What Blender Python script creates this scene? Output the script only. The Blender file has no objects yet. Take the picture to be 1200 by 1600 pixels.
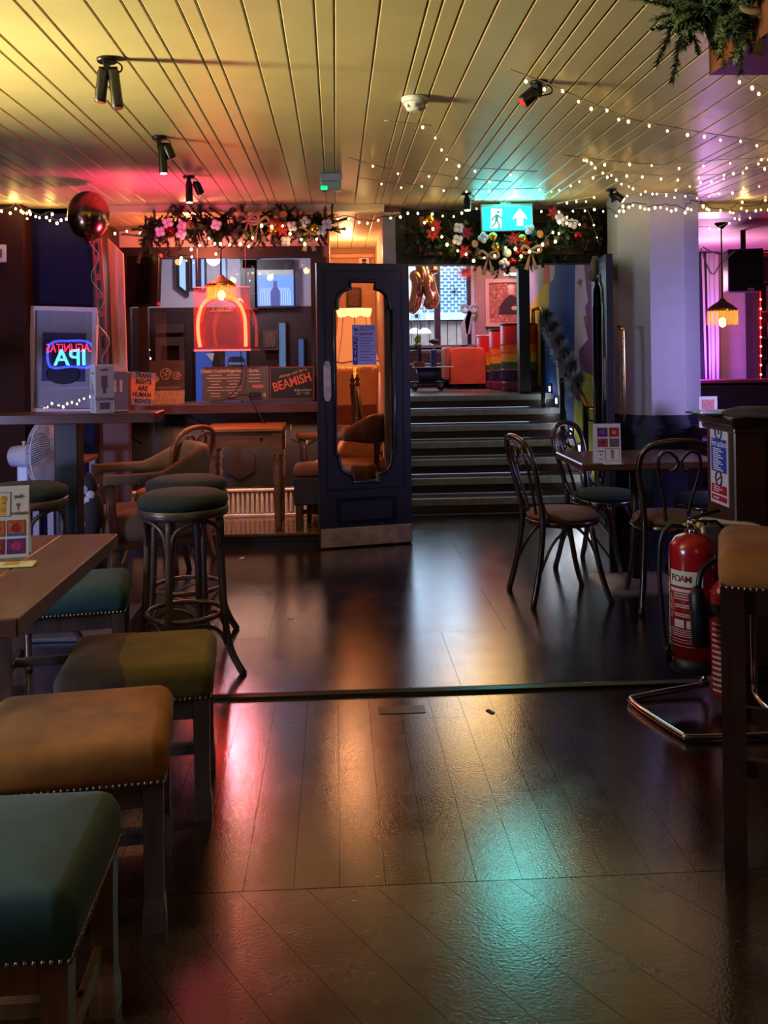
import bpy, bmesh, math, random
from mathutils import Vector, Matrix
R = random.Random(7)
C = bpy.context.scene.collection
PI = math.pi
# ------------------------------------------------------------------ camera, world, big lights, exposure
F, CX, HY, CZ = 1450.0, 600.0, 545.0, 1.40          # focal length and horizon row in photo pixels, eye height
YAW, ROLL = math.radians(2.96), math.radians(0.80)
fw = Vector((math.sin(YAW), math.cos(YAW), 0)); r0 = Vector((math.cos(YAW), -math.sin(YAW), 0)); u0 = Vector((0, 0, 1))
rt = r0 * math.cos(ROLL) - u0 * math.sin(ROLL); up = u0 * math.cos(ROLL) + r0 * math.sin(ROLL)
EYE = Vector((0, 0, CZ))
cam = bpy.data.cameras.new('camera'); co = bpy.data.objects.new('camera', cam); C.objects.link(co)
m = Matrix((rt, up, -fw)).transposed().to_4x4(); m.translation = EYE; co.matrix_world = m
cam.sensor_width = 36; cam.lens = F * 36 / 1600; cam.shift_y = -(800 - HY) / 1600; cam.clip_start = .02
S = bpy.context.scene; S.camera = co
def ray(px, py): return (fw * F + rt * (px - CX) - up * (py - HY))
def W(px, py, Y=None, z=None, X=None):
    """world point seen at a photo pixel, on the plane y=Y, z=z or x=X"""
    d = ray(px, py)
    t = Y / d.y if Y is not None else (z - CZ) / d.z if z is not None else X / d.x
    return EYE + d * t
def Z(py, Y, px=600): return W(px, py, Y=Y).z
w = bpy.data.worlds.new('world'); S.world = w; w.use_nodes = True
w.node_tree.nodes['Background'].inputs[0].default_value = (.42, .66, 1, 1); w.node_tree.nodes['Background'].inputs[1].default_value = 1.6
S.view_settings.view_transform = 'Standard'; S.view_settings.look = 'None'; S.view_settings.exposure = 0.0; S.view_settings.gamma = 1
S.view_settings.use_curve_mapping = False
cy = S.cycles; cy.max_bounces = 8; cy.diffuse_bounces = 3; cy.glossy_bounces = 4; cy.transmission_bounces = 6; cy.transparent_max_bounces = 16
cy.sample_clamp_indirect = 4; cy.caustics_reflective = False; cy.caustics_refractive = False; cy.use_denoising = True
def lamp(name, kind, loc, col, e, size=.1, to=None, sy=None, spot=None, spread=None, blend=.6):
    l = bpy.data.lights.new(name, kind); l.color = col; l.energy = e
    if kind == 'AREA':
        l.size = size
        if sy: l.shape = 'RECTANGLE'; l.size_y = sy
        if spread: l.spread = math.radians(spread)
    else: l.shadow_soft_size = size
    if spot: l.spot_size = math.radians(spot); l.spot_blend = blend
    o = bpy.data.objects.new(name, l); C.objects.link(o); o.location = loc
    if to is not None: o.rotation_euler = (Vector(to) - Vector(loc)).to_track_quat('-Z', 'Y').to_euler()
    return o
lamp('yellow_wall_wash', 'AREA', (-3.2, 2.9, 1.9), (1, .86, .40), 84, .25, (-1.6, 3.05, 2.75), sy=1.6, spread=75)
lamp('daylight_from_front_window', 'AREA', (-4.2, 1.5, 1.5), (.55, .72, 1), 54, 1.0, (-.4, 2.3, .3), sy=.9, spread=100)
lamp('warm_room_fill', 'AREA', (1.0, -1.6, 2.3), (1, .66, .32), 14, .8, (0, 2.6, .3))  # general warm fill added behind the viewer, no fitting of its own
lamp('red_nook_lamp', 'POINT', (-1.05, 6.9, 2.2), (1, .2, .10), 34, .06)
lamp('red_ceiling_wash', 'SPOT', (-1.05, 5.6, 1.9), (1, .06, .26), 34, .08, (-1.15, 5.9, 2.42), spot=150)
lamp('violet_room_lamp', 'AREA', (3.6, 4.5, 1.5), (.50, .42, 1), 11, .6, (1.9, 6.2, 1.2), spread=80)
lamp('magenta_room_lamp', 'POINT', (3.6, 8.7, 2.0), (1, .52, .70), 32, .1)
lamp('purple_curtain_lamp', 'POINT', (3.75, 9.45, 1.2), (.45, .10, 1), 45, .08)
lamp('daylight_in_street', 'AREA', (1.6, 13.0, 4.6), (.62, .82, 1), 420, 2.5, (1.0, 15, 1.6))
lamp('upstairs_window_light', 'AREA', (.9, 11.9, 2.1), (.66, .82, 1), 11, 1.5, (1.2, 9.5, 1.2))
lamp('upstairs_ceiling_lamp', 'POINT', (1.62, 11.0, 2.85), (1, .60, .20), 36, .42)
lamp('pink_upstairs_lamp', 'SPOT', (1.5, 9.9, 2.8), (1, .26, .60), 150, .1, (1.95, 11.2, 1.6), spot=75)
lamp('stairwell_fill', 'POINT', (1.3, 7.25, 2.3), (.9, .93, 1), 14, .12)  # fill light added inside the doorway to brighten the steps
lamp('ledge_underlight', 'AREA', (-.75, 7.25, .78), (1, .50, .34), 9, 1.3, (-.75, 7.33, 0), sy=.05)
lamp('corridor_lamp', 'POINT', (.1, 8.1, 2.25), (1, .42, .18), 12, .06)
lamp('back_room_lamp', 'POINT', (-1.0, 8.4, 2.2), (.8, .78, 1), 30, .1)

# ------------------------------------------------------------------ materials
MC = {}
def H(h):
    f = lambda c: (c / 12.92 if c <= .04045 else ((c + .055) / 1.055) ** 2.4)
    return tuple(f(int(h[i:i + 2], 16) / 255) for i in (0, 2, 4))
def mat(h, rough=.5, metal=0, noise=.12, scale=9, bump=0, coat=0, stretch=None, spec=None, sheen=0, name=None, bdist=.004):
    k = (h, rough, metal, noise, scale, bump, coat, stretch, sheen)
    if k in MC: return MC[k]
    col = H(h); M = bpy.data.materials.new(name or 'm_' + h); M.use_nodes = True; nt = M.node_tree; b = nt.nodes['Principled BSDF']
    b.inputs['Roughness'].default_value = rough; b.inputs['Metallic'].default_value = metal; b.inputs['Coat Weight'].default_value = coat
    b.inputs['Coat Roughness'].default_value = .15; b.inputs['Sheen Weight'].default_value = sheen
    if spec is not None: b.inputs['Specular IOR Level'].default_value = spec
    tc = nt.nodes.new('ShaderNodeTexCoord'); mp = nt.nodes.new('ShaderNodeMapping'); n = nt.nodes.new('ShaderNodeTexNoise')
    n.inputs['Scale'].default_value = scale; n.inputs['Detail'].default_value = 5
    if stretch: mp.inputs['Scale'].default_value = stretch
    nt.links.new(tc.outputs['Object'], mp.inputs[0]); nt.links.new(mp.outputs[0], n.inputs['Vector'])
    rp = nt.nodes.new('ShaderNodeValToRGB')
    rp.color_ramp.elements[0].position = .3; rp.color_ramp.elements[1].position = .7
    rp.color_ramp.elements[0].color = tuple(c * (1 - noise) for c in col) + (1,); rp.color_ramp.elements[1].color = tuple(min(1, c * (1 + noise)) for c in col) + (1,)
    nt.links.new(n.outputs['Fac'], rp.inputs[0]); nt.links.new(rp.outputs[0], b.inputs['Base Color'])
    if bump:
        bp = nt.nodes.new('ShaderNodeBump'); bp.inputs['Strength'].default_value = bump; bp.inputs['Distance'].default_value = bdist
        nt.links.new(n.outputs['Fac'], bp.inputs['Height']); nt.links.new(bp.outputs[0], b.inputs['Normal'])
    MC[k] = M; return M
def glow(h, s, sampled=True):
    k = ('g', h, s, sampled)
    if k in MC: return MC[k]
    M = bpy.data.materials.new('glow_' + h); M.use_nodes = True; b = M.node_tree.nodes['Principled BSDF']
    b.inputs['Base Color'].default_value = (.02, .02, .02, 1); b.inputs['Emission Color'].default_value = H(h) + (1,); b.inputs['Emission Strength'].default_value = s
    if not sampled: M.cycles.emission_sampling = 'NONE'
    MC[k] = M; return M
def glass(h='ffffff', ior=1.45, tint=1.0, rough=.0, boost=1.0):
    k = ('gl', h, ior, tint, rough, boost)
    if k in MC: return MC[k]
    M = bpy.data.materials.new('clear_glass'); M.use_nodes = True; nt = M.node_tree; nt.nodes.remove(nt.nodes['Principled BSDF'])
    out = nt.nodes['Material Output']; t = nt.nodes.new('ShaderNodeBsdfTransparent'); g = nt.nodes.new('ShaderNodeBsdfGlossy'); mx = nt.nodes.new('ShaderNodeMixShader')
    fr = nt.nodes.new('ShaderNodeFresnel'); fr.inputs[0].default_value = ior; mu = nt.nodes.new('ShaderNodeMath'); mu.operation = 'MULTIPLY'; mu.inputs[1].default_value = boost; mu.use_clamp = True
    t.inputs[0].default_value = tuple(c * tint for c in H(h)) + (1,); g.inputs['Roughness'].default_value = rough
    nt.links.new(fr.outputs[0], mu.inputs[0]); nt.links.new(mu.outputs[0], mx.inputs[0]); nt.links.new(t.outputs[0], mx.inputs[1]); nt.links.new(g.outputs[0], mx.inputs[2]); nt.links.new(mx.outputs[0], out.inputs[0])
    MC[k] = M; return M
def wood(h, rough=.4, dir='y', noise=.35, scale=6, bump=.15, coat=0, spec=None):
    st = {'y': (6, .5, 6), 'x': (.5, 6, 6), 'z': (6, 6, .5)}[dir]
    return mat(h, rough, 0, noise, scale, bump, coat, stretch=st, spec=spec)

# ------------------------------------------------------------------ mesh building
def smooth_path(pts, k=5, closed=False):
    P = [Vector(p) for p in pts]; n = len(P); out = []
    g = (lambda i: P[i % n]) if closed else (lambda i: P[max(0, min(n - 1, i))])
    for i in range(n if closed else n - 1):
        a, b, c, d = g(i - 1), g(i), g(i + 1), g(i + 2)
        for j in range(k):
            t = j / k
            out.append(.5 * ((2 * b) + (c - a) * t + (2 * a - 5 * b + 4 * c - d) * t * t + (3 * b - a - 3 * c + d) * t ** 3))
    if not closed: out.append(P[-1])
    return out
class MB:
    def __init__(s): s.v = []; s.f = []; s.sm = []; s.M = None
    def add(s, vs, fs, smooth=False):
        o = len(s.v); s.v += [tuple(s.M @ Vector(p)) if s.M else tuple(p) for p in vs]
        for f in fs: s.f.append([i + o for i in f]); s.sm.append(smooth)
        return s
    def box(s, x0, x1, y0, y1, z0, z1, b=0):
        if x0 > x1: x0, x1 = x1, x0
        if y0 > y1: y0, y1 = y1, y0
        if z0 > z1: z0, z1 = z1, z0
        if not b:
            v = [(x, y, z) for x in (x0, x1) for y in (y0, y1) for z in (z0, z1)]
            return s.add(v, [(0, 1, 3, 2), (4, 6, 7, 5), (0, 4, 5, 1), (2, 3, 7, 6), (0, 2, 6, 4), (1, 5, 7, 3)])
        b = min(b, (x1 - x0) / 2.01, (y1 - y0) / 2.01, (z1 - z0) / 2.01)
        bm = bmesh.new(); bmesh.ops.create_cube(bm, size=1)
        for q in bm.verts: q.co = Vector(((x0 + x1) / 2 + q.co.x * (x1 - x0), (y0 + y1) / 2 + q.co.y * (y1 - y0), (z0 + z1) / 2 + q.co.z * (z1 - z0)))
        bmesh.ops.bevel(bm, geom=bm.edges[:], offset=b, segments=1 if b < .008 else 2, affect='EDGES', profile=.5)
        return s.bm(bm)
    def bm(s, bm, smooth=False):
        bm.verts.index_update(); s.add([q.co.copy() for q in bm.verts], [[q.index for q in f.verts] for f in bm.faces], smooth); bm.free(); return s
    def tube(s, pts, r, n=8, closed=False, flat=None):
        P = [Vector(p) for p in pts]; k = len(P); rr = r if isinstance(r, (list, tuple)) else [r] * k
        T = []
        for i in range(k):
            a = P[(i - 1) % k] if closed or i else P[0]; b = P[(i + 1) % k] if closed or i < k - 1 else P[-1]
            t = b - a; T.append(t.normalized() if t.length > 1e-9 else Vector((0, 0, 1)))
        ref = Vector((0, 0, 1)) if abs(T[0].z) < .9 else Vector((1, 0, 0)); nv = (ref - T[0] * ref.dot(T[0])).normalized()
        vs = []
        for i in range(k):
            nv = nv - T[i] * nv.dot(T[i]); nv.normalize(); bn = T[i].cross(nv)
            for j in range(n):
                a = 2 * PI * j / n; vs.append(P[i] + (nv * math.cos(a) + bn * math.sin(a)) * rr[i])
        fs = []
        for i in range(k if closed else k - 1):
            i2 = (i + 1) % k
            for j in range(n): fs.append((i * n + j, i * n + (j + 1) % n, i2 * n + (j + 1) % n, i2 * n + j))
        s.add(vs, fs, True)
        if not closed:
            o = len(s.v) - k * n; s.f += [[o + j for j in range(n)][::-1], [o + (k - 1) * n + j for j in range(n)]]; s.sm += [False, False]
        return s
    def lathe(s, prof, n=20, c=(0, 0, 0), cap=True, smooth=True, wob=None):
        vs = []; k = len(prof)
        for i, (r, z) in enumerate(prof):
            for j in range(n):
                a = 2 * PI * j / n; q = 1 if not wob else wob(a, i)
                vs.append((c[0] + r * q * math.cos(a), c[1] + r * q * math.sin(a), c[2] + z))
        fs = [(i * n + j, i * n + (j + 1) % n, (i + 1) * n + (j + 1) % n, (i + 1) * n + j) for i in range(k - 1) for j in range(n)]
        s.add(vs, fs, smooth); o = len(s.v) - k * n
        if cap:
            s.f += [[o + j for j in range(n)][::-1], [o + (k - 1) * n + j for j in range(n)]]; s.sm += [False, False]
        return s
    def stack(s, loops, smooth=True):
        n = len(loops[0]); k = len(loops); vs = [p for l in loops for p in l]
        fs = [(i * n + j, i * n + (j + 1) % n, (i + 1) * n + (j + 1) % n, (i + 1) * n + j) for i in range(k - 1) for j in range(n)]
        s.add(vs, fs, smooth); o = len(s.v) - k * n
        s.f += [[o + j for j in range(n)][::-1], [o + (k - 1) * n + j for j in range(n)]]; s.sm += [False, smooth]
        return s
    def ball(s, c, r, n=10, sc=(1, 1, 1)):
        k = max(4, n // 2)
        prof = [(max(1e-4, r * math.sin(PI * i / k)), -r * math.cos(PI * i / k)) for i in range(k + 1)]
        vs = [(c[0] + q * math.cos(2 * PI * j / n) * sc[0], c[1] + q * math.sin(2 * PI * j / n) * sc[1], c[2] + z * sc[2]) for q, z in prof for j in range(n)]
        fs = [(i * n + j, i * n + (j + 1) % n, (i + 1) * n + (j + 1) % n, (i + 1) * n + j) for i in range(k) for j in range(n)]
        return s.add(vs, fs, True)
    def prism(s, poly, y0, y1, ax='y'):
        """poly in the xz plane (ax y), yz plane (ax x) or xy plane (ax z)"""
        g = {'y': lambda a, b, t: (a, t, b), 'x': lambda a, b, t: (t, a, b), 'z': lambda a, b, t: (a, b, t)}[ax]
        n = len(poly); vs = [g(a, b, y0) for a, b in poly] + [g(a, b, y1) for a, b in poly]
        return s.add(vs, [list(range(n)), list(range(2 * n - 1, n - 1, -1))] + [(i, i + n, (i + 1) % n + n, (i + 1) % n) for i in range(n)])
    def holed(s, outer, holes, y0, y1):
        bm = bmesh.new(); es = []
        for lp in [outer] + holes:
            vv = [bm.verts.new((a, y0, b)) for a, b in lp]; es += [bm.edges.new((vv[i], vv[(i + 1) % len(vv)])) for i in range(len(vv))]
        bmesh.ops.triangle_fill(bm, use_beauty=True, use_dissolve=False, edges=es)
        r = bmesh.ops.extrude_face_region(bm, geom=bm.faces[:])
        for q in [e for e in r['geom'] if isinstance(e, bmesh.types.BMVert)]: q.co.y = y1
        bmesh.ops.recalc_face_normals(bm, faces=bm.faces[:]); return s.bm(bm)
    def build(s, name, m, parent=None, kind=None, label=None, cat=None, group=None):
        me = bpy.data.meshes.new(name); me.from_pydata(s.v, [], s.f)
        me.polygons.foreach_set('use_smooth', s.sm)
        bm = bmesh.new(); bm.from_mesh(me); bmesh.ops.recalc_face_normals(bm, faces=bm.faces[:]); bm.to_mesh(me); bm.free()
        me.materials.append(m); me.update()
        return reg(bpy.data.objects.new(name, me), parent, kind, label, cat, group)
def reg(o, parent=None, kind=None, label=None, cat=None, group=None):
    C.objects.link(o)
    if parent: o.parent = parent
    if kind: o['kind'] = kind
    if label: o['label'] = label
    if cat: o['category'] = cat
    if group: o['group'] = group
    return o
def thing(name, label, cat, loc=(0, 0, 0), rz=0, group=None, kind=None):
    o = bpy.data.objects.new(name, None); o.empty_display_size = .05; o.location = loc; o.rotation_euler = (0, 0, rz)
    return reg(o, None, kind, label, cat, group)
def struct(o, label=None):
    o['kind'] = 'structure'
    if label: o['label'] = label
    return o
def dup(root, loc, rz=0, label=None, group=None):
    r = root.copy(); C.objects.link(r); r.location = loc; r.rotation_euler = (0, 0, rz)
    if label: r['label'] = label
    if group: r['group'] = group
    for ch in list(root.children):
        c = ch.copy(); C.objects.link(c); c.parent = r
        for g in list(ch.children):
            d = g.copy(); C.objects.link(d); d.parent = c
    return r
def text(s, m, parent, x, y, z, size, rot=(PI / 2, 0, 0), name='lettering', ex=.0006, al='CENTER', sx=1, shear=0, off=0):
    c = bpy.data.curves.new(name, 'FONT'); c.body = s; c.size = size; c.extrude = ex; c.align_x = al; c.align_y = 'CENTER'; c.shear = shear; c.offset = off; c.resolution_u = 3
    tmp = bpy.data.objects.new('tmp', c); me = bpy.data.meshes.new_from_object(tmp); bpy.data.objects.remove(tmp); bpy.data.curves.remove(c); me.materials.clear(); me.materials.append(m); me.name = name
    o = bpy.data.objects.new(name, me); reg(o, parent); o.location = (x, y, z); o.rotation_euler = rot; o.scale = (sx, 1, 1); return o
def rrect(w, d, r, z, n=5, cx=0, cy=0):
    out = []
    for (sx, sy, a0) in ((1, 1, 0), (-1, 1, PI / 2), (-1, -1, PI), (1, -1, 1.5 * PI)):
        for i in range(n + 1):
            a = a0 + PI / 2 * i / n; out.append((cx + sx * (w / 2 - r) + r * math.cos(a), cy + sy * (d / 2 - r) + r * math.sin(a), z))
    return out
def cushion(b, w, d, z0, h, r=.04, bulge=.008, cx=0, cy=0):
    L = [rrect(w - .012, d - .012, r, z0, cx=cx, cy=cy), rrect(w + bulge, d + bulge, r, z0 + h * .25, cx=cx, cy=cy), rrect(w + bulge, d + bulge, r, z0 + h * .6, cx=cx, cy=cy)]
    for t in (.25, .5, .75, 1):
        i = .035 * (1 - math.cos(t * PI / 2)); L.append(rrect(w - 2 * i, d - 2 * i, max(.012, r - i * .5), z0 + h * (.6 + .32 * math.sin(t * PI / 2)), cx=cx, cy=cy))
    L.append(rrect(w * .55, d * .55, r * .6, z0 + h * .99, cx=cx, cy=cy)); L.append(rrect(w * .15, d * .15, .01, z0 + h, cx=cx, cy=cy))
    return b.stack(L)

# common materials
navy = mat('070a1e', .5, noise=.2); black = mat('0b0b0d', .45); blackm = mat('101012', .35, .3)
dwood = wood('2c1a14', .28, 'z', coat=.3); stoolw = wood('4a3a36', .35, 'z', coat=.2); brownw = wood('4b2a1c', .38, 'z', coat=.2)
chrome = mat('c8c8cc', .12, 1, .05); brass = mat('c99b3a', .18, 1, .08); steel = mat('8a8688', .35, .9, .2, 20)
white = mat('d8d6d2', .6, noise=.05); paper = mat('dcd9d8', .55, noise=.03); ink = mat('141318', .6)
green_v = mat('25423f', .85, noise=.25, scale=11, bump=.25, sheen=.06); yellow_v = mat('a0621a', .85, noise=.3, scale=9, bump=.25, sheen=.06)
brown_v = mat('6b4a34', .85, noise=.25, scale=14, bump=.25, sheen=.05)
nailm = mat('9a8a78', .3, 1, .1)

# ================================================================== THE ROOM
CEIL = 2.42; YW = 6.65                                # ceiling height, plane of the doorway wall
LX, RX, BY = -4.3, 5.3, -3.0
PZ, PY = .085, 6.71                                   # raised nook floor and its front edge
def floor_mat(h, r0_, r1_, st, bump, sc, spec=1.0):
    M = bpy.data.materials.new('lacquered_floor'); M.use_nodes = True; nt = M.node_tree; N = nt.nodes.new; b = nt.nodes['Principled BSDF']; L = nt.links.new; col = H(h)
    tc = N('ShaderNodeTexCoord'); mp = N('ShaderNodeMapping'); mp.inputs['Scale'].default_value = st; L(tc.outputs['Object'], mp.inputs[0])
    n1 = N('ShaderNodeTexNoise'); n1.inputs['Scale'].default_value = 6; n1.inputs['Detail'].default_value = 8; L(mp.outputs[0], n1.inputs['Vector'])
    n2 = N('ShaderNodeTexNoise'); n2.inputs['Scale'].default_value = 4.5; n2.inputs['Detail'].default_value = 6; n2.inputs['Roughness'].default_value = .7; L(tc.outputs['Object'], n2.inputs['Vector'])
    n3 = N('ShaderNodeTexNoise'); n3.inputs['Scale'].default_value = sc; n3.inputs['Detail'].default_value = 3; L(tc.outputs['Object'], n3.inputs['Vector'])
    rp = N('ShaderNodeValToRGB'); rp.color_ramp.elements[0].position = .3; rp.color_ramp.elements[1].position = .72; rp.color_ramp.elements[0].color = tuple(c * .6 for c in col) + (1,); rp.color_ramp.elements[1].color = tuple(min(1, c * 1.45) for c in col) + (1,)
    L(n1.outputs['Fac'], rp.inputs[0]); L(rp.outputs[0], b.inputs['Base Color'])
    mr = N('ShaderNodeMapRange'); mr.inputs[1].default_value = .35; mr.inputs[2].default_value = .68; mr.inputs[3].default_value = r0_; mr.inputs[4].default_value = r1_; L(n2.outputs['Fac'], mr.inputs[0]); L(mr.outputs[0], b.inputs['Roughness'])
    bp = N('ShaderNodeBump'); bp.inputs['Strength'].default_value = bump; bp.inputs['Distance'].default_value = .001; L(n3.outputs['Fac'], bp.inputs['Height']); L(bp.outputs[0], b.inputs['Normal']); b.inputs['Specular IOR Level'].default_value = spec; b.inputs['Coat Weight'].default_value = .9; b.inputs['Coat Roughness'].default_value = r0_; b.inputs['Coat IOR'].default_value = 1.6; L(bp.outputs[0], b.inputs['Coat Normal'])
    return M
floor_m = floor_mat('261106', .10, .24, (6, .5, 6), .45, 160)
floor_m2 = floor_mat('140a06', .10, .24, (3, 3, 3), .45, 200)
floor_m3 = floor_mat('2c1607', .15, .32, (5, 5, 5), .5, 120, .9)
fl = struct(MB().box(LX, RX, BY, 10.2, -.08, -.012).build('floor', mat('070505', .6)), 'dark glossy wooden pub floor')
def plank_mesh(x0, x1, y0, y1, t=.011, g=.0006): return MB().box(x0 + g, x1 - g, y0 + g, y1 - g, -t, 0)
x = -2.7; i = 0
while x < 2.9:                                        # boards running away from the eye
    wd = R.choice((.105, .12, .12, .13)); y = 2.42
    for ys in sorted(R.sample((2.9, 3.1, 3.35, 3.5), 1)) + [3.74]:
        plank_mesh(x, x + wd, y, ys).build('floorboard', floor_m, fl); y = ys
    x += wd
d45 = math.radians(58)                                # nearer boards laid on the slant, clipped to the strip
def clip(poly, a, b, c):                              # keep a*x+b*y<=c
    out = []
    for i in range(len(poly)):
        p, q = poly[i], poly[(i + 1) % len(poly)]; dp = a * p[0] + b * p[1] - c; dq = a * q[0] + b * q[1] - c
        if dp <= 0: out.append(p)
        if dp * dq < 0: t = dp / (dp - dq); out.append((p[0] + (q[0] - p[0]) * t, p[1] + (q[1] - p[1]) * t))
    return out
n_ = (math.sin(d45), math.cos(d45)); tv = (math.cos(d45), -math.sin(d45))
for k in range(-4, 26):
    o = -1.2 + k * .15; P = []
    for s_, t_ in ((o + .0006, -6), (o + .1494, -6), (o + .1494, 6), (o + .0006, 6)): P.append((n_[0] * s_ + tv[0] * t_, n_[1] * s_ + tv[1] * t_))
    for a, b, c in ((1, 0, 2.2), (-1, 0, 1.8), (0, 1, 2.418), (0, -1, -.9)):
        P = clip(P, a, b, c)
        if len(P) < 3: break
    if len(P) >= 3: MB().prism(P, -.011, 0, 'z').build('floorboard', floor_m3, fl)
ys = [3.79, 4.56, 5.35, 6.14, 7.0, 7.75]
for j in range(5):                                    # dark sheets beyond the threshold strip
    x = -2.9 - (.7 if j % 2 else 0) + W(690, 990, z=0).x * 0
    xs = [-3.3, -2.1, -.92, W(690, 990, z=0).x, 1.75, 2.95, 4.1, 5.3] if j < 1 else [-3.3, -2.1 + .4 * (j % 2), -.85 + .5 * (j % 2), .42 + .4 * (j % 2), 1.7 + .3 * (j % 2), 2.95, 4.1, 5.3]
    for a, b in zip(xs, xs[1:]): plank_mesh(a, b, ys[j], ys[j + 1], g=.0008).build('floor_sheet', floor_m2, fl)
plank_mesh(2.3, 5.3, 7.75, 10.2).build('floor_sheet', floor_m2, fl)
th = [(y_, z_) for y_, z_ in ((3.735, .0), (3.742, .012), (3.765, .017), (3.788, .012), (3.795, 0))]
struct(MB().prism(th, -2.7, 2.9, 'x').build('trim_1', mat('08080a', .25, .2, bump=.2, scale=30)), 'black ridged threshold strip across the floor')

# ceiling boards with open joints
ceil_m = mat('c9b98a', .42, noise=.06, scale=5, bump=.05)
ce = struct(MB().box(LX, RX, BY, YW + .35, CEIL + .012, CEIL + .08).build('ceiling', mat('8a7440', .7)), 'cream boarded pub ceiling')
edges = [W(q, 0, z=CEIL) for q in (-420, -365, -290, -235, -180, -90, -58, 22, 52, 132, 188, 218, 275, 305, 377, 435, 490, 522, 595, 670, 693, 725, 780, 837, 905, 932, 965, 1016, 1062, 1110, 1142, 1200, 1262, 1300, 1370, 1440, 1500, 1580)]
ex = [e.x for e in edges]; x = ex[0]
while x > LX + .2: x -= R.choice((.06, .11, .14)); ex.insert(0, x)
x = ex[-1]
while x < RX - .2: x += R.choice((.06, .11, .14)); ex.append(x)
for a, b in zip(ex, ex[1:]):
    g = .0012; q = .0045
    P = [(a + g, CEIL + .011), (a + g, CEIL + q), (a + g + q, CEIL), (b - g - q, CEIL), (b - g, CEIL + q), (b - g, CEIL + .011)]
    b_ = MB(); b_.prism(P, BY, YW + .13); b_.build('ceiling_board', ceil_m, ce)

# shell out of view
plain = mat('3a2c2a', .7)
struct(MB().box(LX - .1, LX, BY, 8.9, -.08, 2.6).build('wall_left', plain), 'dark left wall of the pub')
struct(MB().box(LX, RX, BY - .1, BY, -.08, 2.6).build('wall_front', plain), 'dark wall behind the viewer')
struct(MB().box(RX, RX + .1, BY, 10.2, -.08, 2.6).build('wall_right', mat('5a3a5a', .7)), 'right wall of the far room')

# doorway wall -------------------------------------------------------
def wx(px, Y=YW): return W(px, 600, Y=Y).x
XN0, XN1 = wx(146), wx(601, 6.78)                           # nook opening
wb = struct(MB().box(LX, XN0, YW, YW + .15, 0, CEIL).build('wall_back_left', mat('0a0d3c', .7, noise=.12, spec=.2)), 'navy painted wall beside the nook')
struct(MB().box(LX, wx(38, 6.45), 6.45, YW, 0, CEIL).build('wall_pillar', mat('341812', .7, noise=.2, spec=.2)), 'dark brown pilaster at the far left')
struct(MB().box(XN1, wx(622, 6.78), 6.78, 6.95, 0, CEIL, b=.004).build('trim_2', mat('8d8a90', .45, noise=.05)), 'grey painted post left of the stair doorway')
XD0, XD1 = wx(638, 6.78), wx(938, 6.78)
dm = mat('0a0b12', .4)
struct(MB().box(wx(622, 6.78), XD0, 6.78, 6.93, 0, CEIL, b=.004).build('trim_3', dm), 'black left jamb of the stair doorway')
struct(MB().box(XD1, wx(952, 6.78), 6.78, 6.93, 0, CEIL, b=.004).build('trim_4', dm), 'black right jamb of the stair doorway')
zH = Z(414, 6.78); zT = Z(396, 6.78)
hd = struct(MB().box(XD0, XD1, 6.78, 6.93, zH, zT).build('trim_5', dm), 'black door header with transom above')
MB().box(XD0, XD1, 6.84, 6.88, zT, CEIL).build('transom_panel', mat('131014', .5), hd)
for zz in (Z(347, 6.78), Z(393, 6.78)): MB().box(XD0, XD1, 6.8, 6.84, zz - .008, zz + .008).build('transom_bar', dm, hd)
struct(MB().box(wx(952, 6.8), 2.6, 6.8, 6.95, 0, CEIL).build('wall_back_right', mat('b0a8a4', .6, noise=.06)), 'pale plaster wall behind the column')
# beam edge under the ceiling and the nook's own ceiling
struct(MB().box(XN0, XN1, 6.5, YW, 2.365, CEIL, b=.004).build('trim_6', ceil_m), 'cream beam edge over the nook')
struct(MB().box(2.35, RX, 6.6, 6.95, 2.36, CEIL, b=.004).build('trim_7', ceil_m), 'cream beam into the far right room')
nc = struct(MB().box(XN0 - .6, .48, YW, 9.0, 2.385, 2.45).build('ceiling_nook', mat('6b3a22', .7)), 'boarded ceiling of the nook')
x = XN0 - .6; 
while x < .46:
    a = x; x += .13; MB().box(a + .002, min(x, .48) - .002, YW + .01, 8.98, 2.365, 2.384, b=.003).build('ceiling_board', ceil_m, nc)
# raised floor
pl_m = wood('5a3a22', .2, 'x', coat=.4)
pf = struct(MB().box(XN0 - .6, .38, PY, 9.0, -.01, PZ - .006).build('floor_nook', black), 'raised wooden floor of the nook')
y = PY - .012
while y < 8.9:
    MB().box(XN0 - .6, .38, y + .001, y + .139, PZ - .02, PZ, b=.002).build('floorboard', pl_m, pf); y += .14
for k, (z0, z1) in enumerate(((0, .028), (.032, .05))): MB().box(XN0 - .6, .38, PY - .035 + k * .012, PY, z0, z1).build('plinth_moulding', black, pf)

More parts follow.
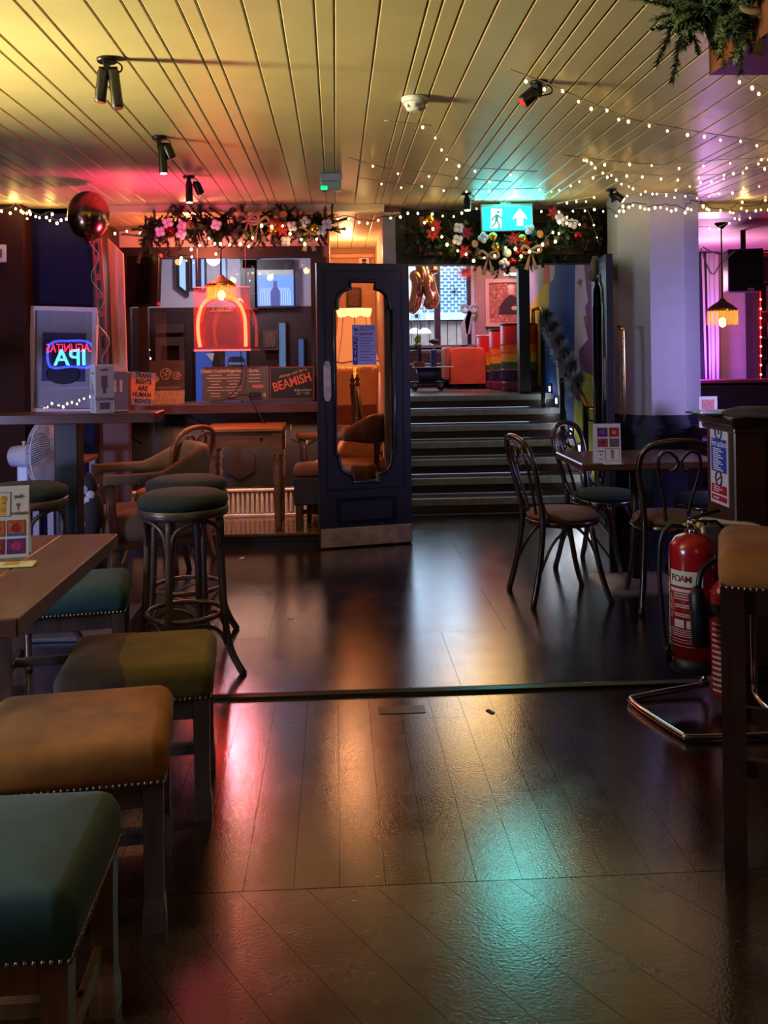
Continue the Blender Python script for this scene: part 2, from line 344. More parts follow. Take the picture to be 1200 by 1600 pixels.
# nook: side jamb strips leaning, window wall
YB = 7.5
struct(MB().box(XN0 - .15, XN0, YW + .15, YB, PZ, 2.38).build('wall_nook_left', mat('3a2018', .6)), 'dark side wall of the nook')
t = thing('perforated_board', 'narrow board with punched slots, lit red, at the nook corner', 'board', W(162, 575, Y=6.56))
tl, tr, bl, br = [(W(*p, Y=6.56) - t.location) for p in ((143, 372), (158, 372), (160, 575), (169, 575))]
b_ = MB(); b_.prism([(tl.x, tl.z), (tr.x, tr.z), (br.x, br.z), (bl.x, bl.z)], 0, .02); b_.build('board', mat('8a3a2c', .5, noise=.2), t)
for k in range(7):
    q = (k + .5) / 7; L = tl.lerp(bl, q); Rr = tr.lerp(br, q); c = L.lerp(Rr, .45); MB().box(c.x - .011, c.x + .011, -.002, 0, c.z - .055, c.z + .03).build('slot', black, t)
t = thing('rough_plank', 'rough sawn timber plank glowing red, upright at the nook edge', 'plank', W(190, 580, Y=6.7))
tl, tr, bl, br = [(W(*p, Y=6.7) - t.location) for p in ((168, 372), (192, 396), (186, 790), (205, 790))]
b_ = MB(); b_.prism([(tl.x, tl.z), (tr.x, tr.z), (br.x, br.z), (bl.x, bl.z)], 0, .03); b_.build('plank', wood('c08a78', .6, 'z', noise=.35, scale=5), t)
t = thing('panelled_box_bench', 'low dark brown box with pale slots under the red plank', 'box', W(188, 660, Y=6.75))
q = 6.75 / F; MB().box(-22 * q, 18 * q, -.1, -.02, PZ - t.location.z, 78 * q, b=.004).build('body', mat('4a241a', .5), t)
for k in range(4): MB().box((-22 + 9 * k) * q, (-18 + 9 * k) * q, -.104, -.099, 48 * q, 66 * q).build('slot', mat('b07860', .5), t)

XA, XB = wx(172, YB), wx(506, YB); zL = Z(626, 7.3); zWin = Z(384, YB)
nw = struct(MB().box(XA - .5, XB, YB, YB + .12, PZ, zL).build('wall_nook_back', mat('171316', .5, noise=.15)), 'dark panelled wall under the nook ledge')
struct(MB().box(XA - .5, XB, YB, YB + .1, zWin, 2.37).build('wall_nook_top', mat('c8b8b0', .5)), 'pale strip of wall over the nook window')
struct(MB().box(XA - .3, XB + .02, 7.22, YB + .02, zL - .075, zL, b=.006).build('trim_8', mat('5a3436', .4, noise=.15)), 'ledge along the nook under the window')
wn = thing('window_1', 'wide dark framed internal window over the ledge', 'window', (0, YB, 0), kind='structure'); del wn['category']
MB().box(XA, XB, -.03, .05, zWin - .09, zWin).build('window_frame', black, wn)
for px, wd in ((196, 10), (226, 7), (500, 12)): MB().box(wx(px - wd, YB), wx(px + wd, YB), -.03, .05, zL, zWin - .09).build('window_frame', mat('1e1412', .45), wn)
MB().box(XA, XB, .0, .006, zL, zWin - .08).build('pane', glass(boost=1.6), wn)
for px, py, r in ((293, 674, 25), (379, 650, 24), (375, 724, 26), (476, 672, 25), (222, 668, 24)):
    t = thing('hexagon_plaque', 'dark hexagonal wall plaque ' + {293: 'left of the old table', 379: 'topmost, touching the ledge above the old table', 375: 'lowest, under the old table top', 476: 'with a gilt edge beside the door', 222: 'behind the bentwood chair'}[px], 'plaque', W(px, py, Y=YB - .02))
    q = r * YB / F; hx = lambda f: [(q * f * math.cos(PI / 6 + k * PI / 3), q * f * math.sin(PI / 6 + k * PI / 3)) for k in range(6)]
    b_ = MB(); b_.prism(hx(1), 0, .019); b_.build('rim', brass if px == 476 else mat('2a1c14', .4), t); b_ = MB(); b_.prism(hx(.95), -.004, .006); b_.build('face', mat('20120c', .45, noise=.3), t)
# back room seen through the window
YR = 9.3
def rx(px): return W(px, 500, Y=YR).x
def rz(py): return Z(py, YR, 330)
rw = struct(MB().box(XA - 1.2, XB, YR, YR + .1, rz(480), 2.6).build('wall_far_upper', mat('b9b6c4', .6, noise=.1, scale=3)), 'pale upper wall of the back room')
struct(MB().box(XA - 1.2, XB, YR, YR + .1, 0, rz(480)).build('wall_far_lower', mat('241417', .5, noise=.3)), 'dark brown lower wall of the back room')
struct(MB().box(XB, XB + .06, YB, 8.95, PZ, 2.38).build('wall_return', mat('b88a70', .6)), 'thin wall between back room and corridor')
struct(MB().box(XA - 1.3, XA - 1.2, YB, YR, 0, 2.6).build('wall_far_left', mat('b9b6c4', .6)), 'side wall of the back room')
struct(MB().box(XA - 1.3, XB, YB, YR, 2.45, 2.5).build('ceiling_far', mat('c8c8d0', .6)), 'ceiling of the back room')
def lit_window(n, px0, py0, px1, py1, fr=3, h='8fb4ff', s=1.6, Y=9.26, shape=None, lab=None):
    o = thing('window_%d' % n, lab or 'daylit window in the back room', 'window', W((px0 + px1) / 2, py1, Y=Y), kind='structure'); del o['category']
    q = Y / F; w2 = (px1 - px0) / 2 * q; h_ = (py1 - py0) * q; f = fr * q
    MB().holed([(-w2 - f, -f), (w2 + f, -f), (w2 + f, h_ + f), (-w2 - f, h_ + f)], [[(-w2, 0), (w2, 0), (w2, h_), (-w2, h_)]], -.02, .02).build('window_frame', mat('17161f', .4), o)
    MB().box(-w2, w2, .0, .006, 0, h_).build('pane', glow(h, s), o); return o, q, w2, h_
t = thing('window_2', 'slanted narrow daylit window', 'window', W(286, 455, Y=9.25), kind='structure'); del t['category']
q = 9.25 / F; P = [(-5, 60), (5, 60), (5, 0), (-5, 8)]; P2 = [(-9, 66), (9, 66), (9, -8), (-9, 6)]
MB().holed([(a * q, c * q) for a, c in P2], [[(a * q, c * q) for a, c in P]], -.03, .02).build('window_frame', mat('17161f', .4), t)
b_ = MB(); b_.prism([(a * q, c * q) for a, c in P], 0, .006); b_.build('pane', glow('9fc4ff', 1.3), t)
lit_window(3, 301, 390, 306, 450, 3, s=1.2); lit_window(4, 315, 390, 320, 452, 3, s=1.2); lit_window(5, 347, 385, 353, 440, 2, s=1.2)
struct(MB().box(rx(378), rx(404), 9.2, 9.28, rz(485), rz(400)).build('trim_9', mat('17141c', .45)), 'dark window post in the back room')
struct(MB().box(rx(382), rx(458), 9.2, 9.28, rz(421), rz(408)).build('trim_10', mat('17141c', .45)), 'dark beam over the bottle window')
o, q, w2, h_ = lit_window(6, 402, 422, 459, 478, 3, '6f9cf0', 1.25, 9.22, lab='bright square window with bottle shape and white curved lines')
b_ = MB(); b_.box(-w2, w2, -.012, -.001, h_ - 8 * q, h_); b_.build('blind', mat('c8d8d0', .5), o)
bp = [(-7, 0), (7, 0), (7, 22), (5.5, 25), (2.8, 29), (2.8, 39), (-2.8, 39), (-2.8, 29), (-5.5, 25), (-7, 22)]
b_ = MB(); b_.prism([(a * q, c * q) for a, c in bp], -.012, -.004); b_.build('bottle_shape', glow('4a55b0', .9), o)
for k in range(5):
    for s_ in (1, -1):
        a = 9.5 + 3.3 * k; b_ = MB(); b_.tube([(s_ * a * q, -.008, .01), (s_ * a * q, -.008, 22 * q), (s_ * (a - 3) * q, -.008, 28 * q)], .003, 4); b_.build('curved_line', glow('d8e8ff', 1.2), o)
lit_window(7, 307, 546, 333, 632, 2, '3a62d8', .5, lab='blue window behind the menu board left half'); lit_window(8, 353, 548, 386, 632, 2, '4a72d8', .5, lab='blue window behind the menu board right half')
lit_window(9, 437, 505, 447, 600, 2, '7aa4e0', .4, lab='narrow pale blue slit window'); lit_window(10, 467, 530, 475, 600, 2, '5a80d0', .35, lab='slit window beside the door')
t = thing('pennant_flag', 'small pale triangular pennant in the blue window', 'pennant', W(328, 559, Y=9.2)); q = 9.2 / F
b_ = MB(); b_.prism([(-6 * q, 6 * q), (7 * q, 7 * q), (4 * q, -6 * q)], 0, .004); b_.build('cloth', mat('e0c8d0', .6), t)
t = thing('car_silhouette', 'dark car roof and bonnet outline in the blue window', 'car', W(370, 575, Y=9.24)); q = 9.24 / F
t.location.y = 9.2; b_ = MB(); b_.prism([(-14 * q, -2 * q), (-13 * q, 12 * q), (-9 * q, 18 * q), (9 * q, 18 * q), (13 * q, 12 * q), (14 * q, -2 * q)], 0, .03); b_.build('body', mat('20305a', .3), t); b_ = MB(); b_.box(-12 * q, 12 * q, -.004, 0, 5 * q, 9 * q); b_.build('windscreen', mat('7aa0c8', .1), t)
t = thing('wall_plaque', 'brown carved plaque hanging on the back room wall', 'plaque', W(423, 548, Y=9.2)); q = 9.2 / F
MB().box(-13 * q, 13 * q, 0, .03, 0, 33 * q, b=.006).build('board', mat('4a3230', .5, noise=.4, scale=20, bump=.5), t); MB().box(-9 * q, 9 * q, -.01, 0, 5 * q, 28 * q, b=.004).build('relief', mat('5a4038', .45, noise=.4, scale=30, bump=.6), t)
t = thing('fireplace', 'dark timber fireplace in the back room', 'fireplace', W(268, 640, Y=9.2)); q = 9.2 / F
for k, (a, c, e, g) in enumerate(((-22, 22, 118, 132), (-22, 22, 98, 112), (-22, -14, 0, 98), (14, 22, 0, 98))): MB().box(a * q, c * q, -.03 - .01 * k, .05, e * q, g * q, b=.004).build(('mantel', 'frieze', 'jamb', 'jamb')[k], mat('3a2a20', .5, noise=.4, scale=12), t)
# corridor with orange light
struct(MB().box(XB, .5, 8.9, 9.0, PZ, 2.38).build('wall_corridor', mat('c99a7a', .6, noise=.05)), 'peach wall at the end of the corridor')
struct(MB().box(XB + .06, .38, 8.82, 8.9, 2.27, 2.31, b=.01).build('trim_11', mat('c99a7a', .5)), 'cornice on the corridor wall')
struct(MB().box(XB + .06, .38, 8.87, 8.9, PZ, Z(632, 8.87)).build('trim_12', mat('6a3a2a', .5)), 'brown dado on the corridor wall')
struct(MB().box(.38, .45, 6.95, 9.52, 0, 3.2).build('wall_stair_left', mat('c0a090', .6, noise=.06)), 'partition wall between nook and stairs')
t = thing('portrait_card', 'small white card with a dark quiffed head, high in the corridor', 'picture', W(569, 417, Y=8.86)); q = 8.86 / F
MB().box(-8 * q, 8 * q, 0, .01, 0, 14 * q).build('card', paper, t); b_ = MB(); b_.ball((0, -.002, 6 * q), 3.6 * q, 10, (1, .15, 1.25)); b_.build('face', mat('c8a890', .6), t)
b_ = MB(); b_.ball((0, -.003, 10 * q), 4 * q, 10, (1, .15, .6)); b_.build('hair', ink, t)
b_ = MB(); b_.box(-3.4 * q, 3.4 * q, -.009, -.006, 5.5 * q, 6.8 * q); b_.build('spectacles', ink, t)
t = thing('corridor_picture', 'dark narrow picture behind the lampshade in the corridor', 'picture', W(553, 482, Y=8.86)); MB().box(-.07, .07, 0, .02, 0, .2, b=.003).build('frame', mat('2a1a14', .4), t); MB().box(-.05, .05, -.003, 0, .02, .18).build('print', mat('5a2c24', .5, noise=.6, scale=25), t)

# column ---------------------------------------------------------------
YC = 6.1; a_ = .2346; ap = a_ * 1.2071; cxx = W(1045, 600, Y=YC).x
octo = lambda f: [(cxx + ap * f / math.cos(PI / 8) * math.cos(PI / 8 + k * PI / 4), YC + ap + ap * f / math.cos(PI / 8) * math.sin(PI / 8 + k * PI / 4)) for k in range(8)]
b_ = MB(); b_.prism(octo(1), .9, CEIL, 'z'); col = struct(b_.build('column', mat('a29eaa', .5, noise=.04)), 'pale octagonal plaster column'); col.name = 'wall_column'
for k, (z0, z1, f) in enumerate(((.0, .80, 1.02), (.80, .84, 1.10), (.84, .87, 1.15), (.87, .90, 1.09), (.90, .93, 1.05))): b_ = MB(); b_.prism(octo(f), z0, z1, 'z'); b_.build('dado' if k == 0 else 'moulding', mat('14152c', .35, noise=.15), col)

# stairs ----------------------------------------------------------------
ST0, TR, RI, XS0, XS1 = 7.78, .29, .13, .45, 2.25
st = thing('staircase', 'seven dark steps with pale metal nosings behind the doorway', 'stairs', (XS0 + .004, ST0, 0))
riser_m = wood('3a2218', .35, 'x', noise=.35); tread_m = wood('3a2a22', .3, 'x'); nose_m = mat('8f9492', .5, .1, .2, 14)
for k in range(7):
    y0 = k * TR; z1 = (k + 1) * RI
    MB().box(0, XS1 - XS0 - .008, y0 + .02, y0 + .04, z1 - RI, z1 - .03).build('riser', riser_m, st)
    if k < 6: MB().box(0, XS1 - XS0 - .008, y0 + .02, y0 + TR + .04, z1 - .032, z1 - .004).build('tread', tread_m, st)
    MB().box(0, XS1 - XS0 - .008, y0, y0 + .045, z1 - .06, z1, b=.004).build('nosing', nose_m, st)
MZ = 7 * RI; YM = ST0 + 6 * TR; YX = 12.2
mz = struct(MB().box(XS0 - 1.2, 3.3, YM + .03, YX + .2, MZ - .12, MZ - .004).build('floor_upper', mat('6a5a54', .3, noise=.2)), 'upper floor at the head of the stairs')
struct(MB().box(XS1, XS1 + .08, 6.95, 10.8, 0, 3.25).build('wall_mural', mat('1d4c94', .8, noise=.12, scale=3, spec=.15)), 'wall beside the stairs painted with a bold mural')
struct(MB().box(2.75, 2.83, 10.72, YX, MZ, 3.25).build('wall_upper_right', mat('b09a98', .6)), 'right wall upstairs')
struct(MB().box(XS0 - 1.3, XS0 - 1.2, YM, YX, MZ, 3.25).build('wall_upper_left', mat('b09a98', .6)), 'left wall upstairs')
struct(MB().box(XS0 - 1.3, XS0, 9.52, 9.6, 0, 3.25).build('wall_upper_front', mat('b09a98', .6)), 'wall upstairs behind the corridor')
struct(MB().box(XS0 - 1.3, 2.85, 6.95, YX, 3.2, 3.28).build('ceiling_upper', mat('c8c0b8', .6)), 'ceiling over the stairs')
struct(MB().box(XS0 - .05, 2.6, 6.94, 7.0, CEIL - .02, 3.3).build('wall_over_door', dm), 'wall over the doorway on the stair side')
struct(MB().box(wx(812, 9.62), wx(829, 9.62), 9.6, 9.72, MZ, 3.2).build('trim_13', black), 'black post at the head of the stairs')
struct(MB().box(XS1 + .08, 2.75, 10.72, 10.8, MZ, 3.25).build('wall_upper_return', mat('b09a98', .6)), 'short return wall upstairs behind the black post')
# mural shapes, flat paint on the wall
mural = bpy.data.objects['wall_mural']
def paint(pts, h, k):
    P = []
    for p in pts: v = W(*p, X=XS1); P.append((v.y, v.z))
    b_ = MB(); b_.prism(P, XS1 - .0006 - .0004 * k, XS1 + .002, 'x'); b_.build('painted_shape', mat(h, .8, noise=.1, scale=4, spec=.15), mural)
paint([(827, 395), (849, 395), (849, 447), (836, 470), (827, 484)], '8b98a2', 0)
paint([(849, 395), (867, 395), (867, 425), (865, 436), (859, 442), (849, 446)], 'a9b0b4', 0)
paint([(849, 395), (859, 395), (859, 441), (849, 447)], 'a8552c', 1)
paint([(827, 482), (836, 469), (848, 447), (859, 441), (858, 478), (852, 500), (847, 530), (846, 600), (838, 606), (827, 570)], 'a89a1c', 2)
paint([(899, 395), (912, 395), (917, 450), (919, 470), (914, 480), (916, 494), (915, 510), (919, 530), (905, 547), (907, 585), (897, 585)], 'b9a9b4', 0)
paint([(911, 395), (952, 395), (952, 600), (935, 590), (912, 583), (906, 574), (904, 548), (919, 530), (915, 511), (917, 495), (914, 480), (919, 470), (916, 450)], '6d4066', 1)
paint([(912, 495), (917, 492), (918, 505), (914, 510)], 'a8552c', 3); paint([(901, 442), (906, 436), (910, 437), (908, 450), (906, 445)], '8c4a4a', 3)
paint([(911, 580), (952, 600), (952, 830), (897, 700), (897, 600)], 'a8a41c', 2)
paint([(868, 556), (872, 566), (874, 600), (878, 645), (874, 645), (871, 600)], 'b8c0c4', 2)
# step lights on the mural wall
for k in range(7):
    y0 = ST0 + k * TR + .12; zt = (k + 1) * RI + .02 if k < 6 else MZ + .0
    t = thing('step_light', 'small square white step light, number %d from the floor up beside the stairs' % (k + 1), 'light', (XS1 - .012, y0, zt + .045))
    t['label'] = ('lowest', 'second lowest', 'third lowest', 'middle', 'third highest', 'second highest', 'topmost')[k] + ' small square step light beside the stairs'
    MB().box(-.004, .012, -.05, .05, -.05, .05).build('housing', black, t); MB().box(-.008, -.003, -.02, .02, -.025, .025).build('lens', glow('e8f0ff', 14), t)
    lamp('step_glow', 'POINT', (XS1 - .06, y0, zt + .05), (.85, .9, 1), .45, .02)

# upstairs window and the street -----------------------------------------
wu = thing('window_11', 'tall upstairs window looking onto a white brick wall', 'window', (0, YX, 0), kind='structure'); del wu['category']
ux = lambda p: W(p, 500, Y=YX).x; uz = lambda p: Z(p, YX, 690)
struct(MB().box(XS0 - 1.2, 2.8, YX, YX + .12, MZ, uz(541)).build('wall_upper_back', mat('1c1618', .6)), 'dark wall under the upstairs window')
struct(MB().box(ux(741), 2.8, YX, YX + .12, uz(541), 3.25).build('wall_upper_back_right', mat('a8908c', .6, noise=.05)), 'pinkish plaster wall upstairs with the portrait')
struct(MB().box(XS0 - 1.2, ux(741), YX, YX + .12, 2.95, 3.25).build('wall_upper_back_top', mat('a8908c', .6)), 'strip of wall over the upstairs window')
for a, c in ((679, 688), (730, 741), (600, 606)): MB().box(ux(a), ux(c), -.02, .08, uz(541), 2.95).build('window_frame', mat('26202a', .4), wu)
MB().box(ux(600), ux(741), -.04, .1, uz(543), uz(539)).build('sill', mat('6a7488', .4), wu)
for a, c in ((606, 679), (688, 730)): MB().box(ux(a), ux(c), .02, .026, uz(541), 2.95).build('pane', glass(boost=.5), wu)
MB().box(ux(736), ux(741), -.03, -.02, uz(541), 2.95).build('window_frame', mat('c0c8d8', .4), wu)
YS = 15.2; sx = lambda p: W(p, 500, Y=YS).x; sz = lambda p: Z(p, YS, 690)
bw = struct(MB().box(sx(600), sx(760), YS + .02, YS + .2, sz(489), 3.7).build('wall_street', mat('c4d8e4', .8)), 'white mortared brick wall across the street')
bh = .045; row = 0; z = sz(487); bm_ = mat('4a6a8c', .8, noise=.2, scale=20)
while z < 2.9:
    x = sx(660) - (.058 if row % 2 else 0)
    while x < sx(757): MB().box(x, x + .085, YS, YS + .05, z, z + bh * .52).build('brick', bm_, bw); x += .115
    z += bh * 1.18; row += 1
struct(MB().box(sx(590), sx(770), YS - .1, YS + .1, sz(500), sz(489)).build('trim_14', mat('c0d4dc', .6)), 'pale concrete ledge across the street')
gd = struct(MB().box(sx(590), sx(770), YS + .05, YS + .1, MZ - .3, sz(500)).build('wall_street_lower', mat('8a6a64', .6)), 'timber boarding under the ledge across the street')
x = sx(600)
while x < sx(760): MB().box(x, x + .14, YS + .0, YS + .05, MZ - .3, sz(501), b=.006).build('board', mat('9a8078', .6, noise=.15), gd); x += .15
struct(MB().box(-3, 6, 12.6, 16, -.1, -.05).build('ground_street', mat('50505a', .8)), 'street outside')

# right-hand room ----------------------------------------------------------
YRR = 10.0
rr = lambda p, Y=YRR: W(p, 500, Y=Y).x
struct(MB().box(2.33, RX, 6.95, YRR + .1, 2.40, 2.48).build('ceiling_right', mat('c8a0a0', .6, noise=.08)), 'pale ceiling of the magenta room')
struct(MB().box(2.33, RX, YRR, YRR + .1, 0, 2.45).build('wall_back_far', mat('b09aa0', .6, noise=.06)), 'back wall of the magenta room')
struct(MB().box(2.33, 2.45, 6.8, YRR, 0, 2.45).build('wall_side_far', mat('705a68', .6)), 'wall between stairs and the magenta room')
struct(MB().box(rr(1088, 9.9), rr(1101, 9.9), 9.8, YRR, .9, 2.4).build('trim_15', mat('17121c', .5)), 'dark strip beside the violet curtain')
t = thing('curtain', 'narrow violet-lit curtain hanging behind the column', 'curtain', (rr(1110, 9.8), 9.8, .9))
L = []; wv = .085
for z_ in (0, .5, 1.0, 1.48):
    s_ = 1 + .15 * z_; L.append([((-wv + 2 * wv * j / 16) * s_, .02 * math.sin(j * 1.5 + z_) + .0, z_) for j in range(17)] + [((-wv + 2 * wv * (16 - j) / 16) * s_, .03 + .02 * math.sin((16 - j) * 1.5 + z_), z_) for j in range(17)])
MB().stack(L).build('cloth', mat('d8c8dc', .7, noise=.05), t)
t = thing('display_shelves', 'dark shelf unit outlined with a red light rope', 'shelves', (rr(1185), 9.7, .95)); q = 9.7 / F
MB().box(-23 * q, 40 * q, .1, .28, 0, 1.4).build('back_panel', mat('2a1018', .5), t)
for a in (-23, 38): MB().box(a * q, (a + 4) * q, -.02, .1, 0, 1.4).build('side', mat('3a1016', .45), t)
for zz in (.0, .28, .5, .78, 1.1, 1.38): MB().box(-20 * q, 38 * q, -.01, .1, zz, zz + .02).build('shelf', mat('3a2028', .45), t)
b_ = MB(); pth = [(40 * q, -.035, .02), (-21 * q, -.035, .02), (-19 * q, -.035, 1.42), (40 * q, -.035, 1.42)]; b_.tube(pth, .007, 5); ro = thing('rope_light', 'red rope light running round the shelf unit', 'rope light', t.location)
b_.build('rope', glow('ff1a20', 1.1), ro); b_ = MB()
for a, c in zip(pth, pth[1:]):
    n = int((Vector(c) - Vector(a)).length / .095)
    for k in range(n): b_.ball(Vector(a).lerp(Vector(c), k / n) - Vector((0, .008, 0)), .012, 6)
b_.build('led', glow('ff7a6a', 9, False), ro, kind='stuff'); lamp('rope_glow', 'POINT', (t.location.x - .1, 9.5, 1.7), (1, .05, .06), 5, .15)
t2 = thing('framed_print', 'small pale print with a brown triangle on the red-lit shelves', 'picture', (rr(1190), 9.66, 1.75)); MB().box(-.1, .12, 0, .02, 0, .27, b=.003).build('frame', mat('20141c', .4), t2); MB().box(-.085, .105, -.003, 0, .015, .255).build('print', mat('c0a4a8', .5), t2)
b_ = MB(); b_.prism([(-.01, .04), (.08, .04), (-.01, .17)], -.006, -.002); b_.build('triangle', mat('7a4a44', .5), t2)
R2 = random.Random(3)
for k in range(4):
    o = MB().box(-.1, .12, 0, .09, 0, .034, b=.004).build('folded_cloth', mat('5a4060', .7, noise=.3)); reg_ = o; o.location = (rr(1192), 9.6, 1.475 + .036 * k)
    o['label'] = ('lowest', 'second', 'third', 'topmost')[k] + ' folded dark bundle in the stack on the red-lit shelves'; o['category'] = 'bundle'; o['group'] = 'folded bundles on the shelves'
for k in range(6):
    o = MB().box(-.018, .018, 0, .09, 0, .2 + .02 * R2.random(), b=.002).build('book', mat(R2.choice(('3a2430', '4a3a48', '281820')), .5)); o.location = (rr(1170) + .05 + .04 * k, 9.6, .975)
    o['label'] = ('leftmost', 'second from left', 'third from left', 'fourth from left', 'fifth from left', 'rightmost')[k] + ' dark book standing in the lowest row of the red-lit shelves'; o['category'] = 'book'; o['group'] = 'books on the bottom shelf'
t = thing('banquette', 'dark upholstered banquette back along the magenta room wall', 'bench', (rr(1150, 9.3), 9.2, 0))
MB().box(-.6, .9, .25, .42, 0, .99, b=.03).build('back', mat('1c1624', .5), t); MB().box(-.6, .9, -.15, .27, .0, .45, b=.03).build('seat', mat('1c1624', .5), t); MB().box(-.6, .9, .23, .46, .99, 1.03, b=.008).build('rail', mat('5a2a3a', .4), t)
t = thing('loudspeaker', 'big dark loudspeaker hanging from the magenta room ceiling', 'speaker', W(1166, 455, Y=7.9), math.radians(-14)); q = 7.9 / F
MB().box(-27 * q, 27 * q, 0, .26, 0, 68 * q, b=.008).build('cabinet', mat('1a1420', .5), t); MB().box(-25 * q, 25 * q, -.008, .001, 3 * q, 65 * q, b=.004).build('grille', mat('0c0a12', .8), t)
MB().box(-.02, .02, .1, .14, 68 * q, CEIL - t.location.z - .02).build('bracket', black, t); MB().box(2 * q, 12 * q, -.012, -.004, 1 * q, 5 * q).build('badge', mat('b0a8b0', .4), t)
def see_through(h, t=.5, kind='ShaderNodeBsdfTranslucent', clear=0):
    M = bpy.data.materials.new('see_through'); M.use_nodes = True; nt = M.node_tree; nt.nodes.remove(nt.nodes['Principled BSDF']); d = nt.nodes.new('ShaderNodeBsdfDiffuse'); g = nt.nodes.new(kind); mx = nt.nodes.new('ShaderNodeMixShader'); mx.inputs[0].default_value = t
    nz = nt.nodes.new('ShaderNodeTexNoise'); nz.inputs['Scale'].default_value = 30; rp = nt.nodes.new('ShaderNodeValToRGB'); c = H(h); rp.color_ramp.elements[0].color = tuple(v * .8 for v in c) + (1,); rp.color_ramp.elements[1].color = c + (1,); nt.links.new(nz.outputs['Fac'], rp.inputs[0]); nt.links.new(rp.outputs[0], d.inputs[0])
    if kind == 'ShaderNodeBsdfTranslucent': nt.links.new(rp.outputs[0], g.inputs[0])
    else: g.inputs[0].default_value = (1, .92, .93, 1)
    nt.links.new(d.outputs[0], mx.inputs[1]); nt.links.new(g.outputs[0], mx.inputs[2]); nt.links.new(mx.outputs[0], nt.nodes['Material Output'].inputs[0]); return M
def tassel_lamp(name, label, px, ytop, ybot, Yd, wpx, s, topz, cordh='1a1210', shade='5a2a20', bz=.12, e=3.2):
    p = W(px, ybot, Y=Yd); q = Yd / F; r = wpx / 2 * q; h = (ybot - ytop) * q; o = thing(name, label, 'lamp', p)
    sh_ = MB().lathe([(r * .98, h * .62), (r * .93, h * .70), (r * .62, h * .86), (r * .3, h * .98), (.015, h * 1.12)], 20).build('lamp_shade', mat(shade, .6), o)
    f = MB()
    for k in range(54):
        a = 2 * PI * k / 54; rr_ = r * (.98 + .03 * math.sin(k * 2.3)); ca, sa = math.cos(a), math.sin(a)
        f.add([(rr_ * ca - .5 * q * sa, rr_ * sa + .5 * q * ca, h * .66), (rr_ * ca + .9 * q * sa, rr_ * sa - .9 * q * ca, h * .66), (1.04 * rr_ * ca + .7 * q * sa, 1.04 * rr_ * sa - .7 * q * ca, 0), (1.04 * rr_ * ca - .7 * q * sa, 1.04 * rr_ * sa + .7 * q * ca, .0)], [(0, 1, 2, 3)])
    fm = see_through('e8b03a', .55); f.build('fringe', fm, sh_, kind='stuff')
    MB().lathe([(r * .99, h * .60), (r, h * .64), (r * .99, h * .69)], 20, cap=False).build('trim_band', brass, sh_)
    MB().ball((0, 0, h * bz), .03 * r / .12, 12, (1, 1, 1.35)).build('bulb', glow('ffd27a', s), o)
    MB().tube([(0, 0, h * 1.1), (0, 0, topz - p.z)], .006, 6).build('cord', mat(cordh, .5), o)
    MB().lathe([(.012, topz - p.z - .05), (.05, topz - p.z - .01), (.05, topz - p.z)], 14).build('ceiling_rose', black, o)
    lamp(name + '_light', 'POINT', (p.x, p.y, p.z + h * max(.3, bz)), (1, .68, .3), e, .03); return o
tassel_lamp('pendant_lamp', 'yellow fringed pendant lamp hanging before the magenta room wall', 1129, 470, 508, 7.2, 47, 12, 2.36)
b_ = MB(); b_.tube(smooth_path([W(1095, 388, Y=7.3), W(1112, 428, Y=7.3), W(1126, 412, Y=7.3), W(1148, 392, Y=7.3)]), .006, 5); b_.tube(smooth_path([W(1098, 386, Y=7.32), W(1118, 396, Y=7.32), W(1136, 395, Y=7.32)]), .005, 5)
b_.build('dangling_cable', mat('b0a0a8', .5), label='slack pale cable looped beside the violet curtain', cat='cable')

# bar end on the right -------------------------------------------------------
bar = thing('bar_counter', 'dark panelled wooden bar end carrying the fire notice', 'bar', (1.71, 3.92, 0))
bwd = wood('3a1d12', .32, 'z', coat=.35); MB().box(0, .14, 0, .30, 0, 1.04, b=.006).build('end_post', bwd, bar)
MB().box(.14, 1.6, .03, .30, 0, 1.04).build('body', bwd, bar); MB().box(-.03, 1.65, -.05, .34, 1.04, 1.085, b=.012).build('counter_top', wood('20110c', .2, 'x', coat=.6), bar)
MB().box(-.015, 1.62, -.03, .32, 1.015, 1.04, b=.006).build('moulding', bwd, bar)
for z0, z1 in ((.08, .72), (.78, .98)):
    a, c = .2, .8; MB().holed([(a, z0), (c, z0), (c, z1), (a, z1)], [[(a + .035, z0 + .035), (c - .035, z0 + .035), (c - .035, z1 - .035), (a + .035, z1 - .035)]], .012, .03).build('panel_moulding', wood('4a2716', .35, 'z', coat=.3), bar)
MB().box(.26, .34, .1, .2, 1.085, 2.3, b=.006).build('canopy_post', black, bar)
b_ = MB(); b_.tube(smooth_path([(.1, -.002, .43), (.1, -.05, .42), (.1, -.065, .37), (.1, -.05, .325), (.1, -.02, .32)]), .007, 7); b_.build('bag_hook', chrome, bar)
sg = thing('fire_action_notice', 'tall white blue and red fire action notice on the bar end', 'sign', (1.71 - .004, 4.075, 0))
zt, zb = Z(663, 4.07, 1118) , Z(788, 4.07, 1118); hh = zt - zb; ry = (PI / 2, 0, -PI / 2)   # faces -X: text reads along -Y
def plate(b, y0, y1, f0, f1, t): b.box(-t, .004, y0, y1, zt - f1 * hh, zt - f0 * hh); return b
plate(MB(), -.095, .095, 0, 1, 0).build('plate', mat('c8ccde', .4, noise=.03), sg); plate(MB(), -.082, .082, .185, .60, .0012).build('blue_panel', mat('1a3cb0', .4, noise=.05), sg)
plate(MB(), -.082, .082, .76, .87, .0012).build('red_panel', mat('a81420', .4, noise=.05), sg); plate(MB(), -.082, .082, .895, .96, .0012).build('red_panel', mat('a81420', .4, noise=.05), sg)
